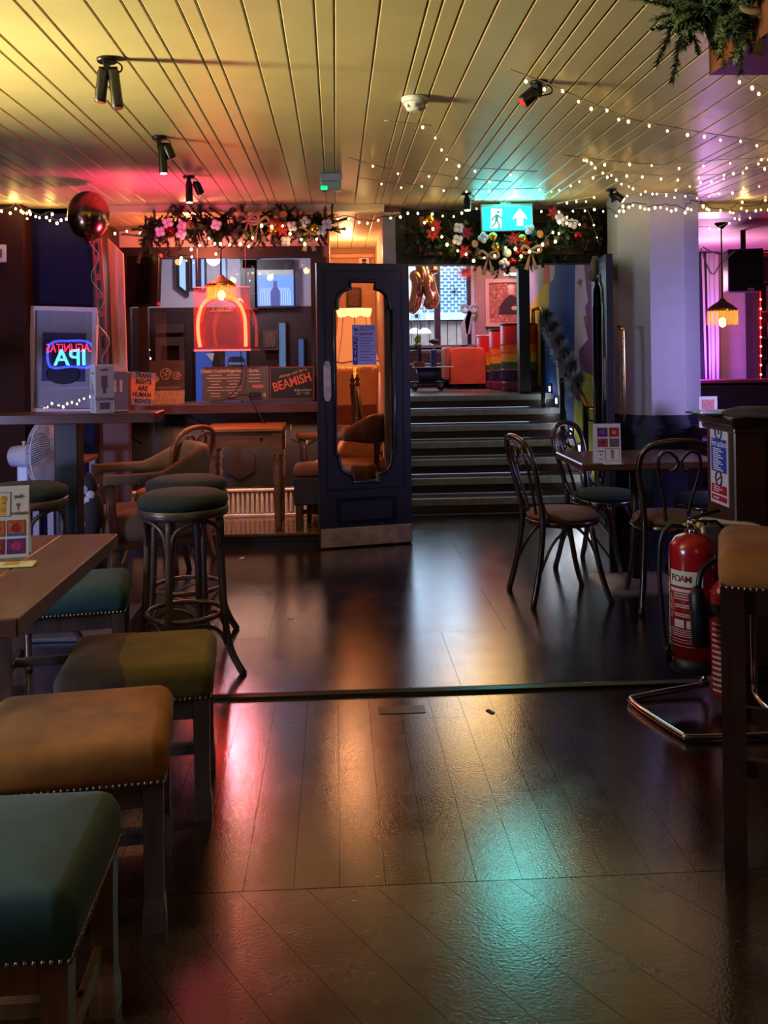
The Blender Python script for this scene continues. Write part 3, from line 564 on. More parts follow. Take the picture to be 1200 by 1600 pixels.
lw = mat('dfe4f4', .5, noise=.02); text('Fire action', lw, sg, -.002, 0, zt - .245 * hh, .040, ry)
bl_ = MB(); 
for k in range(11): plate(bl_, .06 - .11 * (.75 + .25 * math.sin(k * 2.1)), .06, .305 + .026 * k, .317 + .026 * k, .0018)
for k in range(3): plate(bl_, .06 - .1 * (.7 + .3 * math.sin(k * 1.7)), .06, .78 + .027 * k, .79 + .027 * k, .0018)
plate(bl_, .0, .06, .92, .935, .0018); bl_.build('text_line', lw, sg, kind='stuff')
cm = mat('1a2f80', .5); ring = lambda r: [(r * math.cos(2 * PI * k / 24), r * math.sin(2 * PI * k / 24)) for k in range(24)]
def ringy(f, r, h_):
    b = MB(); zc = zt - f * hh; b.tube([(-.0008, a, zc + c) for a, c in ring(r)], .005, 4, closed=True); b.build('symbol', h_, sg)
ringy(.095, .034, cm); ringy(.68, .032, mat('3a2030', .5)); plate(MB(), -.008, .008, .06, .13, .0015).build('symbol', cm, sg)
b_ = MB(); b_.tube([(-.001, -.02, zt - .65 * hh), (-.001, .02, zt - .71 * hh)], .004, 4); b_.build('symbol', mat('3a2030', .5), sg)
t = thing('glass_drip_tray', 'ribbed glass tray at the end of the bar top', 'tray', (1.74, 4.12, 1.085)); MB().box(-.13, .1, -.12, .1, 0, .008, b=.002).build('tray', mat('2a4a4a', .15, .2), t)
for k in range(3): MB().box(-.13, .1, -.1 + .08 * k, -.08 + .08 * k, .008, .014).build('rib', mat('bff0ea', .1, noise=0), t)
t = thing('bar_towel', 'crumpled dark cloth on the bar top behind the fire notice', 'cloth', (1.86, 3.98, 1.085))
b_ = MB(); b_.lathe([(.16, 0), (.15, .02), (.1, .035), (.03, .04)], 22, wob=lambda a, i: 1 + .14 * math.sin(3 * a + i) + .08 * math.sin(7 * a)); b_.build('cloth', mat('2a201e', .8, noise=.3, scale=30, bump=.6), t)

# -------------------------------------------------------------- seating builders
def nails(b, w, d, z, r=.0055, step=.0145, cx=0, cy=0):
    for s_ in (-1, 1):
        n = int(w / step)
        for k in range(n + 1): b.ball((cx - w / 2 + w * k / n, cy + s_ * d / 2, z), r, 6)
        n = int(d / step)
        for k in range(n + 1): b.ball((cx + s_ * w / 2, cy - d / 2 + d * k / n, z), r, 6)
    return b
def low_stool(label, fr, br, velvet, legm, w=.44, d=.40, h=.475, two=None, lw=.05, cu=.115):
    """fr, br: floor points under the outer corners of the right-hand front and right-hand back legs"""
    fr, br = Vector(fr), Vector(br); yv = (br - fr); yv.z = 0; yv.normalize(); ang = math.atan2(yv.y, yv.x) - PI / 2
    xv = Vector((yv.y, -yv.x, 0)); c = fr + yv * (d / 2) - xv * (w / 2)
    o = thing('low_stool', label, 'stool', (c.x, c.y, 0), ang); zc = h - cu
    cu_ = cushion(MB(), w + .015, d + .015, zc, cu, .035).build('cushion', velvet, o)
    if two:                                            # a second colour of plush over the left part of the seat
        b_ = MB(); cushion(b_, w * .50, d + .017, zc + .0015, cu, .03, cx=-w * .262); b_.build('cushion_patch', two, cu_)
    for sx_ in (-1, 1):
        for sy_ in (-1, 1):
            x0 = sx_ * (w / 2 - lw / 2); y0 = sy_ * (d / 2 - lw / 2); L = []
            for z_, f in ((0, 1.12), (.05, 1.10), (.085, .92), (.2, .92), (zc, 1.0)): L.append([(x0 + a * lw / 2 * f, y0 + e * lw / 2 * f, z_) for a, e in ((-1, -1), (1, -1), (1, 1), (-1, 1))])
            MB().stack(L, False).build('leg', legm, o)
    for s_ in (-1, 1):
        MB().box(-w / 2 + lw, w / 2 - lw, s_ * (d / 2 - .03) - .011, s_ * (d / 2 - .03) + .011, zc - .065, zc, b=.002).build('apron', legm, o)
        MB().box(s_ * (w / 2 - .03) - .011, s_ * (w / 2 - .03) + .011, -d / 2 + lw, d / 2 - lw, zc - .065, zc, b=.002).build('apron', legm, o)
        MB().box(s_ * (w / 2 - .03) - .01, s_ * (w / 2 - .03) + .01, -d / 2 + lw, d / 2 - lw, .12, .155, b=.003).build('stretcher', legm, o)
    MB().box(-w / 2 + lw / 2, w / 2 - lw / 2, -.012, .012, .12, .155, b=.003).build('stretcher', legm, o)
    nails(MB(), w + .008, d + .008, zc + .006).build('nail_trim', nailm, cu_, kind='stuff'); return o
low_stool('nearest low stool, green velvet seat on worn oak legs', W(105, 1392, z=.47), W(182, 1226, z=.47), green_v, wood('6b4426', .4, 'z'), cu=.13)
low_stool('low stool with golden mustard velvet seat, behind the green one', W(258, 1457, z=0), W(268, 1328, z=0), yellow_v, stoolw, w=.45, d=.40)
low_stool('low stool with half brown half olive seat, third from the front', W(330, 1280, z=0), W(336, 1196, z=0), mat('6a5a22', .85, noise=.25, scale=9, bump=.25, sheen=.06), stoolw, w=.44, d=.38, two=mat('54463e', .85, noise=.25, scale=9, bump=.25, sheen=.06))
low_stool('low stool with dark teal seat, tucked under the low table far end', W(196, 1098, z=0), W(205, 1046, z=0), mat('16404e', .85, noise=.25, scale=9, bump=.25, sheen=.06), stoolw, w=.48, d=.36)

def bar_stool(label, x, y, rz):
    o = thing('bar_stool', label, 'bar stool', (x, y, 0), rz, group='round green bar stools by the high table')
    MB().lathe([(.165, .725), (.192, .735), (.197, .752), (.190, .772), (.155, .788), (.08, .797), (.01, .799)], 28).build('cushion', mat('101e21', .85, noise=.25, scale=11, bump=.25, sheen=.06), o)
    MB().lathe([(.17, .69), (.192, .69), (.196, .70), (.196, .725), (.19, .728), (.16, .728)], 28).build('seat_ring', stoolw, o)
    for k in range(4):
        a = PI / 2 * k; u = Vector((math.cos(a), math.sin(a), 0)); zz = Vector((0, 0, 1))
        MB().tube(smooth_path([u * .165 + zz * .69, u * .172 + zz * .45, u * .182 + zz * .25, u * .205 + zz * .11, u * .265 + zz * .0], 4), [.0165] * 17, 8).build('leg', stoolw, o)
        v = Vector((math.cos(a + PI / 2), math.sin(a + PI / 2), 0)); m_ = (u + v).normalized()
        MB().tube(smooth_path([u * .168 + zz * .55 + v * .008, u * .165 + zz * .64 + v * .03, m_ * .168 + zz * .682, v * .165 + zz * .64 + u * .03, v * .168 + zz * .55 + u * .008], 4), .010, 6).build('arch_brace', stoolw, o)
        MB().tube(smooth_path([u * .19 + zz * .13 + v * .008, u * .165 + zz * .2 + v * .04, m_ * .15 + zz * .235, v * .165 + zz * .2 + u * .04, v * .19 + zz * .13 + u * .008], 4), .008, 6).build('foot_arch', stoolw, o)
    MB().tube([(.165 * math.cos(2 * PI * k / 28), .165 * math.sin(2 * PI * k / 28), .262) for k in range(28)], .0115, 7, closed=True).build('foot_ring', stoolw, o); return o
pA = W(286, 765, Y=4.10); bs = bar_stool('nearer of the two round green bar stools side by side before the armchair', pA.x, 4.10, math.radians(-12))
pB = W(291, 748, Y=4.56); dup(bs, (pB.x, 4.56, 0), .6, 'farther of the two round green bar stools, half hidden by the nearer')
pC = W(38, 748, Y=4.42); dup(bs, (pC.x, 4.42, 0), .35, 'round green bar stool in front of the white fan')

def bentwood(label, x, y, face, seatm=brown_v, fm=wood('2e1a15', .25, 'z', coat=.5)):
    """face: heading of the sitter in degrees from +x"""
    o = thing('bentwood_chair', label, 'chair', (x, y, 0), math.radians(face - 90), group='bentwood chairs')
    MB().lathe([(.17, .445), (.195, .452), (.197, .466), (.18, .484), (.1, .496), (.01, .498)], 26).build('seat_cushion', seatm, o)
    MB().lathe([(.175, .415), (.2, .415), (.205, .425), (.205, .44), (.198, .446), (.17, .446)], 26).build('seat_rim', fm, o)
    hp = [(-.20, -.25, 0), (-.178, -.2, .22), (-.165, -.175, .44), (-.18, -.2, .60), (-.205, -.235, .76), (-.175, -.26, .855), (-.09, -.275, .895), (0, -.28, .903)]
    hp = hp + [(-a, b, c) for a, b, c in hp[-2::-1]]; hs = smooth_path(hp, 4); n = len(hs)
    MB().tube(hs, [.0165 if 9 < i < n - 10 else .0175 for i in range(n)], 8).build('back_hoop', fm, o)
    for s_ in (-1, 1):
        MB().tube(smooth_path([(s_ * .055, -.165, .44), (s_ * .068, -.195, .58), (s_ * .105, -.235, .74), (s_ * .1, -.262, .825), (s_ * .06, -.268, .85), (s_ * .02, -.262, .82), (s_ * .008, -.255, .785), (s_ * .022, -.25, .755), (s_ * .045, -.247, .745)], 4), .0095, 7).build('back_scroll', fm, o)
        MB().tube(smooth_path([(s_ * .168, .1, .43), (s_ * .175, .13, .25), (s_ * .19, .165, .1), (s_ * .205, .2, 0)], 4), .0165, 8).build('leg', fm, o)
        MB().tube(smooth_path([(s_ * .174, -.185, .56), (s_ * .182, -.15, .49), (s_ * .205, -.08, .45), (s_ * .208, .0, .435)], 4), .0095, 6).build('side_brace', fm, o)
        MB().tube(smooth_path([(s_ * .185, -.205, .17), (s_ * .165, -.12, .33), (s_ * .14, -.02, .405), (s_ * .06, .02, .415)], 4), .009, 6).build('leg_brace', fm, o)
        MB().tube(smooth_path([(s_ * .185, .15, .16), (s_ * .165, .1, .32), (s_ * .14, .04, .4), (s_ * .06, .02, .415)], 4), .009, 6).build('leg_brace', fm, o)
    return o
ch = W(878, 800, z=.47); bentwood('bentwood chair with tan seat, side on before the stairs', ch.x, ch.y, 8)
ch = W(1046, 806, z=.47); bentwood('bentwood chair with tan seat, its heart back turned to the viewer', ch.x, ch.y, 82)
bentwood('bentwood chair with dark green seat behind the menu card table', 1.68, 5.78, -40, mat('16282b', .85, noise=.25, scale=11, bump=.25))
ch = W(1118, 782, z=.47); bentwood('bentwood chair half hidden behind the bar end and table', ch.x, ch.y + .1, 175, mat('16282b', .85, noise=.25, scale=11, bump=.25))
bentwood('bentwood chair coloured as if lit orange behind the tub armchair', W(258, 700, Y=6.28).x, 6.28, 150, mat('8a4a1c', .8), wood('7a4420', .3, 'z', coat=.4))  # seat and frame coloured orange, standing in for warm light on them

# bistro table on the right
tb = thing('bistro_table', 'dark wooden bistro table with a square steel foot', 'table', (W(924, 732, z=.75).x + .40, 5.36, 0))
MB().box(-.40, .40, -.31, .31, .71, .75, b=.006).build('table_top', wood('5a3826', .22, 'x', coat=.5), tb); MB().lathe([(.035, .03), (.035, .71)], 16).build('pedestal', blackm, tb)
b_ = MB(); b_.stack([rrect(.46, .46, .03, 0), rrect(.46, .46, .03, .012), rrect(.12, .12, .03, .04)], False); b_.build('foot_plate', mat('a09890', .35, .4, .2), tb)
def menu_card(label, p, w, h, tilt, rz, squares, folded=True, flip=False):
    o = thing('menu_card', label, 'menu', p, rz); b_ = MB(); b_.M = Matrix.Rotation(tilt, 4, 'X'); b_.box(-w / 2, w / 2, 0, .003, 0, h); b_.build('front_sheet', paper, o)
    if folded: b_ = MB(); b_.M = Matrix.Translation((0, 2 * h * math.sin(-tilt) + .006, 0)) @ Matrix.Rotation(-tilt, 4, 'X'); b_.box(-w / 2, w / 2, 0, .003, 0, h); b_.build('back_sheet', paper, o)
    def pr(x0, x1, z0, z1, m_, d=.001):
        b_ = MB(); b_.M = Matrix.Rotation(tilt, 4, 'X'); b_.box(x0 * w, x1 * w, -d, .001, z0 * h, z1 * h); b_.build('print', m_, o)
    def blob(x0, z0, r, m_):
        b_ = MB(); b_.M = Matrix.Rotation(tilt, 4, 'X'); b_.prism([(x0 * w + r * w * math.cos(a * PI / 5), z0 * h + r * w * .9 * math.sin(a * PI / 5)) for a in range(10)], -.0015, .001); b_.build('print', m_, o)
    def wr(s_, x0, z0, sz_):
        v = Matrix.Rotation(tilt, 4, 'X') @ Vector((x0 * w, -.0015, z0 * h)); text(s_, ink, o, v.x, v.y, v.z, sz_, (PI / 2 + tilt, 0, 0))
    squares(pr, blob, wr); return o
M_ = lambda h: mat(h, .5, noise=.45, scale=70)
def near_card(pr, blob, wr):
    for x0, x1, z0, z1, h, g in ((.08, .44, .30, .52, 'c05a28', '8a2420'), (-.31, .04, .30, .52, 'c8642c', '2a4a9a'), (.08, .44, .05, .26, '6a2a78', 'b83a6a'), (-.31, .04, .05, .26, '8c2440', 'd08a30')):
        pr(x0, x1, z0, z1, ink); pr(x0 + .012, x1 - .012, z0 + .009, z1 - .009, M_(h), .0013); blob((x0 + x1) / 2, (z0 + z1) / 2, .1, M_(g))
    pr(.08, .44, .30, .34, M_('2a5ab0'), .0018)
    pr(-.45, .15, .58, .92, ink); pr(-.438, .138, .588, .912, paper, .0013); pr(-.06, .06, .6, .84, M_('d8a23c'), .0016); blob(.02, .83, .07, M_('d8a23c')); blob(-.25, .7, .08, M_('c8c0b8'))
    wr('cocktails', .31, .62, .016); wr('pub', .30, .86, .018); pr(.28, .30, .66, .74, M_('a01828')); blob(.29, .74, .035, M_('a01828')); blob(.29, .742, .018, paper)
mp = W(4, 872, z=.75); menu_card('menu card with orange and purple squares on the low table, "cocktails" printed on it', (mp.x, mp.y, .75), .155, .225, math.radians(-9), math.radians(10), near_card)
def far_card(pr, blob, wr):
    for x0, x1, z0, z1, h, g in ((-.36, .02, .66, .90, '4a2a80', '9a3a70'), (.08, .44, .66, .90, '9a2030', 'e07a40'), (-.36, .02, .40, .62, 'a82a24', '2a3a90'), (.08, .44, .40, .62, '8a4a34', '2a60a0')):
        pr(x0, x1, z0, z1, M_(h), .0013); blob((x0 + x1) / 2, (z0 + z1) / 2, .09, M_(g))
    pr(-.08, .44, .04, .37, ink); pr(-.065, .425, .05, .36, paper, .0013); pr(.12, .24, .1, .34, M_('b07a3c'), .0018); pr(-.36, -.14, .28, .30, ink); blob(-.25, .2, .03, ink); pr(-.3, -.2, .08, .095, ink)
mp = W(948, 722, z=.75); menu_card('menu card with four small colour squares on the bistro table', (mp.x, mp.y - .02, .75), .15, .215, math.radians(-4), math.radians(-6), far_card)
t = thing('beer_mat', 'thin pale coaster lying before the far menu card', 'coaster', W(957, 725, z=.7505)); MB().box(-.05, .05, -.03, .03, 0, .006, b=.002).build('card', paper, t)
t = thing('napkin', 'folded pale yellow napkin beside the near menu card', 'napkin', W(18, 884, z=.7505), .1); MB().box(-.07, .07, -.035, .035, 0, .006, b=.002).build('paper', mat('d8d39a', .7), t); MB().box(-.02, .02, -.02, .02, .006, .0075).build('print', mat('c08a3c', .6), t)
t = thing('table_menu', 'pink-white folded menu standing behind the bar end', 'menu', W(1107, 662, z=.75)); t.location = W(1107, 668, Y=5.85)
MB().box(-.06, .06, 0, .004, 0, .2).build('sheet', paper, t); MB().box(-.04, .04, -.002, 0, .1, .18).build('print', M_('c87a7a'), t); MB().box(-.045, .0, -.002, 0, .02, .07).build('print', M_('a83040'), t)
p = t.location; t2 = thing('side_table', 'small dark table behind the bar end holding a folded menu', 'table', (p.x + .28, p.y - .02, 0)); zt2 = p.z
MB().box(-.3, .35, -.25, .25, zt2 - .035, zt2, b=.005).build('table_top', wood('4a2c22', .25, 'x', coat=.5), t2); MB().lathe([(.035, .03), (.035, zt2 - .035)], 12).build('pedestal', blackm, t2); MB().lathe([(.2, 0), (.2, .012), (.05, .03)], 16).build('foot_plate', blackm, t2)

# right-hand square bar stool
legp = W(1147, 1365, z=0); t = thing('square_bar_stool', 'tall bar stool with golden velvet seat at the right edge', 'bar stool', (legp.x + .005 + .195 * math.cos(.40) + .185 * math.sin(.40), legp.y - .195 * math.sin(.40) + .185 * math.cos(.40), 0), -.40)
dl = wood('2c1710', .3, 'z', coat=.4); cu_ = cushion(MB(), .45, .43, .755, .11, .045).build('cushion', mat('884e14', .85, noise=.3, scale=9, bump=.25), t)
for sx_ in (-1, 1):
    for sy_ in (-1, 1):
        L = [[(sx_ * .195 + a * .029 * f, sy_ * .185 + e * .029 * f, z_) for a, e in ((-1, -1), (1, -1), (1, 1), (-1, 1))] for z_, f in ((0, .95), (.06, .95), (.065, 1), (.765, 1.02))]; MB().stack(L, False).build('leg', dl, t)
for s_ in (-1, 1):
    MB().box(-.17, .17, s_ * .185 - .01, s_ * .185 + .01, .69, .765, b=.002).build('apron', dl, t); MB().box(s_ * .195 - .01, s_ * .195 + .01, -.16, .16, .69, .765, b=.002).build('apron', dl, t)
    MB().box(-.17, .17, s_ * .185 - .012, s_ * .185 + .012, .26, .31, b=.003).build('stretcher', dl, t); MB().box(s_ * .195 - .012, s_ * .195 + .012, -.16, .16, .36, .40, b=.003).build('stretcher', dl, t)
nails(MB(), .444, .424, .762).build('nail_trim', nailm, cu_, kind='stuff')

# fire extinguishers on a chrome stand
redm = mat('a8141a', .22, noise=.06, coat=.5); es_ = thing('extinguisher_stand', 'bent chrome tube stand holding two extinguishers', 'stand', (1.42, 3.5, 0))
g_ = lambda px, py, z: tuple(W(px, py, z=z) - Vector((1.42, 3.5, 0)))
A = [g_(1090, 1078, .015), g_(1000, 1088, .015), g_(990, 1098, .015), g_(1062, 1146, .015), g_(1085, 1151, .015)]
b0 = Vector(A[0]); upx = b0 + Vector((.02, .0, 0))
pth = [b0 + Vector((.035, .005, .62)), b0 + Vector((.035, .005, .12)), b0 + Vector((.02, 0, .03)), b0 + Vector((-.02, 0, .015))] + [Vector(a) for a in A[1:]]
pth += [Vector(A[4]) + Vector((.3, -.0, 0)), Vector(A[4]) + Vector((.36, .1, 0)), Vector(A[4]) + Vector((.37, .3, .015)), Vector(A[4]) + Vector((.37, .33, .1)), Vector(A[4]) + Vector((.37, .33, .62))]
MB().tube(smooth_path(pth, 4), .0125, 9).build('frame', chrome, es_)
top = W(1098, 812, Y=3.72) - Vector((1.42, 3.5, 0)); tp2 = top + Vector((.2, -.06, -.02))
MB().tube(smooth_path([pth[0], (pth[0].x, pth[0].y, top.z - .03), top, top.lerp(tp2, .5), tp2, tp2 + Vector((.02, -.02, -.06)), tp2 + Vector((.02, -.03, -.2))], 4), .0105, 8).build('carry_handle', mat('d8ccc0', .32, .6), es_)
MB().box(top.x - .02, top.x + .2, top.y + .01, top.y + .016, top.z - .12, top.z - .03).build('bracket_plate', steel, es_)
c = W(1085, 1045, Y=3.58); e1 = thing('fire_extinguisher', 'large red foam extinguisher with cream band on the chrome stand', 'extinguisher', c); r = .092
zs = (Z(832, 3.58, 1085) - c.z); MB().lathe([(r * .9, .0), (r * 1.0, .012), (r * 1.02, .058)], 28).build('base_cup', mat('0c0c16', .5), e1)
MB().lathe([(r, .05), (r, zs - .075), (r * .95, zs - .045), (r * .72, zs - .015), (r * .35, zs), (.02, zs + .005)], 30).build('cylinder', redm, e1)
MB().lathe([(.026, zs - .003), (.03, zs + .012), (.02, zs + .02), (.02, zs + .045), (.012, zs + .05)], 14).build('valve', chrome, e1)
b_ = MB(); b_.tube([(-.05, -.02, zs + .028), (.03, .0, zs + .03)], .013, 8); b_.build('hose_coupling', chrome, e1); b_ = MB(); b_.ball((.015, -.028, zs + .035), .012, 8); b_.build('safety_pin', mat('c8b83a', .4), e1)
b_ = MB(); b_.tube([(-.02, 0, zs + .055), (.11, 0, zs + .085)], .007, 6); b_.tube([(-.01, 0, zs + .045), (.10, .01, zs + .04), (.13, .01, zs + .01)], .006, 6); b_.build('lever', blackm, e1)
ho_ = MB().tube(smooth_path([(-.05, -.02, zs + .03), (-.1, -.02, zs + .03), (-.135, -.02, zs - .03), (-.14, -.02, zs - .18), (-.125, -.02, zs - .38), (-.112, -.02, .08)], 4), .0105, 8).build('hose', mat('101014', .4), e1)
MB().tube([(-.113, -.02, .11), (-.112, -.02, .085), (-.112, -.02, .04)], [.012, .014, .017], 8).build('nozzle', blackm, ho_)
def band(o, r_, z0, z1, a0, a1, m_, nm='label_band', n=16):
    b_ = MB(); vs = []
    for k in range(n + 1):
        a = math.radians(a0 + (a1 - a0) * k / n); vs += [(r_ * math.sin(a), -r_ * math.cos(a), z0), (r_ * math.sin(a), -r_ * math.cos(a), z1)]
    b_.add(vs, [(2 * k, 2 * k + 2, 2 * k + 3, 2 * k + 1) for k in range(n)], True); return b_.build(nm, m_, o)
rb = r + .0012; band(e1, rb, zs - .195, zs - .135, -98, 2, mat('d8cfae', .5, noise=.05))
for k, ch_ in enumerate('FOAM'):
    a = math.radians(-73 + 13.5 * k); text(ch_, mat('7a1014', .5), e1, (rb + .001) * math.sin(a), -(rb + .001) * math.cos(a), zs - .166, .036, (PI / 2, 0, a), off=.0004)
a = math.radians(-92); text('O', mat('7a1014', .5), e1, (rb + .001) * math.sin(a), -(rb + .001) * math.cos(a), zs - .16, .03, (PI / 2, 0, a))
lpm = mat('d8b8b4', .5, noise=.1); 
for k, (a0, a1, f0, h_) in enumerate(((-70, 20, .205, .012), (-48, 12, .222, .004), (-48, 6, .232, .004), (-48, 8, .242, .004), (-46, 0, .265, .004), (-46, 4, .273, .004), (-46, -2, .30, .004), (-46, 4, .308, .004), (-46, -20, .325, .03), (-14, 8, .325, .03), (-72, 8, .362, .003), (-72, 8, .37, .003), (-72, 2, .378, .003), (-72, 6, .386, .003), (-72, 4, .40, .002), (-60, 0, .41, .002), (-72, 4, .424, .002), (-70, -55, .23, .03), (-70, -55, .268, .025), (-70, -55, .30, .02))): band(e1, rb, zs - f0 - h_, zs - f0, a0 - 24, a1 - 24, lpm, 'print', 6)
MB().box(-.006, .02, -rb - .02, -rb + .005, zs - .3, zs - .28).build('horn_clip', black, e1)
c2 = W(1137, 1088, Y=3.5); e2 = thing('fire_extinguisher', 'smaller red extinguisher with black horn behind the tall stool leg', 'extinguisher', c2); r = .066; z2 = Z(905, 3.5, 1143) - c2.z
MB().lathe([(r * .8, 0), (r, .012), (r, z2 - .06), (r * .8, z2 - .02), (r * .4, z2), (.02, z2 + .005)], 26).build('cylinder', mat('a8202c', .25, noise=.06, coat=.5), e2)
MB().lathe([(.018, z2), (.018, z2 + .05), (.01, z2 + .055)], 12).build('valve', chrome, e2)
band(e2, r + .001, z2 - .13, z2 - .085, -85, 60, mat('141014', .5)); text('CO2', mat('b02a34', .5), e2, -.012, -r - .004, z2 - .108, .03)
for k in range(13): band(e2, r + .001, z2 - .165 - .021 * k, z2 - .157 - .021 * k, -75, -10 + 20 * math.sin(k * 1.9), lpm, 'print', 6)
hb = e2.location; v = lambda px, py, Y: W(px, py, Y=Y) - hb
MB().tube(smooth_path([v(1136, 872, 3.45), v(1115, 876, 3.44), v(1096, 893, 3.42), v(1091, 918, 3.41)], 4), .0105, 8).build('horn_hose', mat('101014', .4), e2)
MB().tube([v(1090, 918, 3.41), v(1089, 930, 3.41), v(1096, 1008, 3.40)], [.016, .031, .034], 14).build('discharge_horn', mat('0e0e16', .45), e2)

# ------------------------------------------------------------------ left side tables
far_c = W(190, 833, z=.75); near_c = W(20, 966, z=.75); xr = (far_c.x + near_c.x) / 2
t = thing('low_table', 'thick planked brown table at the left edge with menu card on it', 'table', (xr - .40, (far_c.y + near_c.y) / 2, 0)); hl = (far_c.y - near_c.y) / 2
for k in range(4): MB().box(-.40 + .2 * k + .0005, -.40 + .2 * (k + 1) - .0005, -hl, hl, .70, .75, b=.004).build('plank', wood('6a4436', .3, 'y', noise=.25, coat=.25), t)
MB().box(-.3, .3, hl - .2, hl - .14, .65, .70).build('batten', blackm, t); MB().box(-.3, .3, -hl + .14, -hl + .2, .65, .70).build('batten', blackm, t)
MB().box(-.05, .05, -.05, .05, .03, .70).build('pedestal', blackm, t); MB().box(-.28, .28, -.28, .28, 0, .03, b=.006).build('foot_plate', blackm, t)
ht = thing('high_table', 'narrow dark high table with square black post, white fan behind it', 'high table', (W(108, 700, Y=4.87).x, 4.87, 0))
xh = W(243, 648, Y=4.75).x - ht.location.x; zt_ = Z(647, 4.75, 120)
MB().box(-1.3, xh, -.12, .12, zt_ - .05, zt_, b=.004).build('table_top', wood('4a2c2c', .3, 'x', coat=.3), ht); MB().box(-.058, .058, -.058, .058, .02, zt_ - .05, b=.004).build('post', mat('10131c', .4), ht)
MB().box(-.3, .3, -.3, .3, 0, .02, b=.005).build('foot_plate', mat('5a6078', .4, .3), ht)
# boxes and signs helpers
def board(name, label, cat, px0, py0, px1, py1, Y, thick, m_, lean=0, rz=0, part='board'):
    q = Y / F; o = thing(name, label, cat, W((px0 + px1) / 2, py1, Y=Y), rz); w2 = (px1 - px0) / 2 * q; h_ = (py1 - py0) * q
    if lean: o.rotation_euler = (lean, 0, rz)
    MB().box(-w2, w2, 0, thick, 0, h_, b=.002).build(part, m_, o); return o, q, w2, h_
o = thing('menu_box', 'white and lilac card menu box standing on the high table', 'box', W(160, 643, Y=4.82), math.radians(30)); hb_ = (643 - 569) * 4.82 / F; wv, dv = .098, .085
o.location.z = zt_; MB().box(-wv / 2, wv / 2, -dv / 2, dv / 2, 0, hb_, b=.001).build('carton', mat('c8c8dc', .5, noise=.04), o)
MB().box(-wv / 2 + .006, wv / 2 - .006, -dv / 2 - .001, -dv / 2, .006, hb_ - .006).build('print', mat('9a8cb0', .5, noise=.1), o)
text('TOOTING', ink, o, 0, -dv / 2 - .0015, hb_ * .29, .022)
for z0, z1, x_ in ((.02, .055, .025), (.1, .13, .008), (.13, .19, .016), (.215, .225, .02)): MB().box(-x_, x_, -dv / 2 - .0015, -dv / 2, z0, z1).build('print', mat('5a3a5a', .5, noise=.5, scale=90), o)
for k in range(4): MB().box(-wv / 2 - .0012, -wv / 2, -.03 + .018 * k, -.024 + .018 * k, .095, .125 + .025 * (k % 3)).build('print', mat('5a4a6a', .5), o)
MB().box(-wv / 2 - .0012, -wv / 2, -.036, .036, .088, .09).build('print', ink, o); MB().box(-wv / 2 - .001, -wv / 2, -.03, .02, .2, .205).build('print', ink, o)
for k in range(5): MB().box(-wv / 2 - .0012, -wv / 2, -.03, .01, .02 + .012 * k, .024 + .012 * k).build('print', mat('7a7a90', .5), o)
t = thing('ash_saucer', 'flat pale saucer lying beside the menu box', 'saucer', (W(188, 642, Y=4.86).x, 4.86, zt_)); MB().lathe([(.02, 0), (.045, .004), (.05, .008), (.045, .008), (.02, .005)], 18).build('dish', mat('b0a8b8', .3), t)
# white fan
fa = thing('pedestal_fan', 'white pedestal fan turned aside beneath the high table', 'fan', (W(38, 712, Y=5.45).x, 5.45, 0)); fz = Z(712, 5.4, 60); fm_ = mat('d4d8e4', .35, noise=.03); s5 = 5.4 / F
ax = Vector((1, -.28, .06)).normalized(); sd = ax.cross(Vector((0, 0, 1))).normalized(); ud = sd.cross(ax).normalized(); hub = Vector((.155, 0, fz))
pt = lambda a, r_, d: hub + ax * d + (sd * math.cos(a) + ud * math.sin(a)) * r_
MB().lathe([(.26, 0), (.26, .02), (.05, .05), (.02, .06)], 24).build('base', fm_, fa); MB().tube([(0, 0, .05), (0, 0, fz - .1)], .016, 10).build('pole', fm_, fa)
MB().box(-.035, .03, -.03, .03, fz - .2, fz - .06, b=.01).build('tilt_bracket', fm_, fa)
MB().tube([hub + ax * -.26, hub + ax * -.25, hub + ax * -.1, hub + ax * -.07], [.045, .06, .066, .06], 16).build('motor_housing', fm_, fa)
MB().tube([hub + ax * -.18 + Vector((0, 0, .06)), hub + ax * -.18 + Vector((0, 0, .085))], [.006, .012], 8).build('oscillation_knob', fm_, fa)
b_ = MB()
for k in range(96):
    a = 2 * PI * k / 96; b_.tube([pt(a, .05, -.075), pt(a, .14, -.075), pt(a, .205, -.03), pt(a, .205, 0)], .0022, 3); b_.tube([pt(a, .205, 0), pt(a + .1, .19, .045), pt(a + .2, .12, .075), pt(a + .3, .03, .085)], .0022, 3)
b_.build('guard_wires', fm_, fa, kind='stuff')
b_ = MB(); b_.tube([pt(2 * PI * k / 40, .207, -.002) for k in range(40)], .006, 6, closed=True); b_.tube([pt(2 * PI * k / 40, .14, -.076) for k in range(40)], .003, 5, closed=True); b_.build('guard_ring', fm_, fa)
MB().tube([pt(0, 0, .083), pt(0, 0, .09)], [.035, .03], 14).build('hub_cap', fm_, fa)
for k in range(3):
    b_ = MB(); a = 2 * PI * k / 3; P1 = [pt(a, .03, -.01), pt(a - .3, .17, -.025), pt(a + .1, .185, 0), pt(a + .5, .15, .02), pt(a + .7, .03, .01)]; b_.add(P1 + [p - ax * .004 for p in P1], [(0, 1, 2, 3, 4), (9, 8, 7, 6, 5)]); b_.build('blade', mat('b8bcd0', .3), fa)
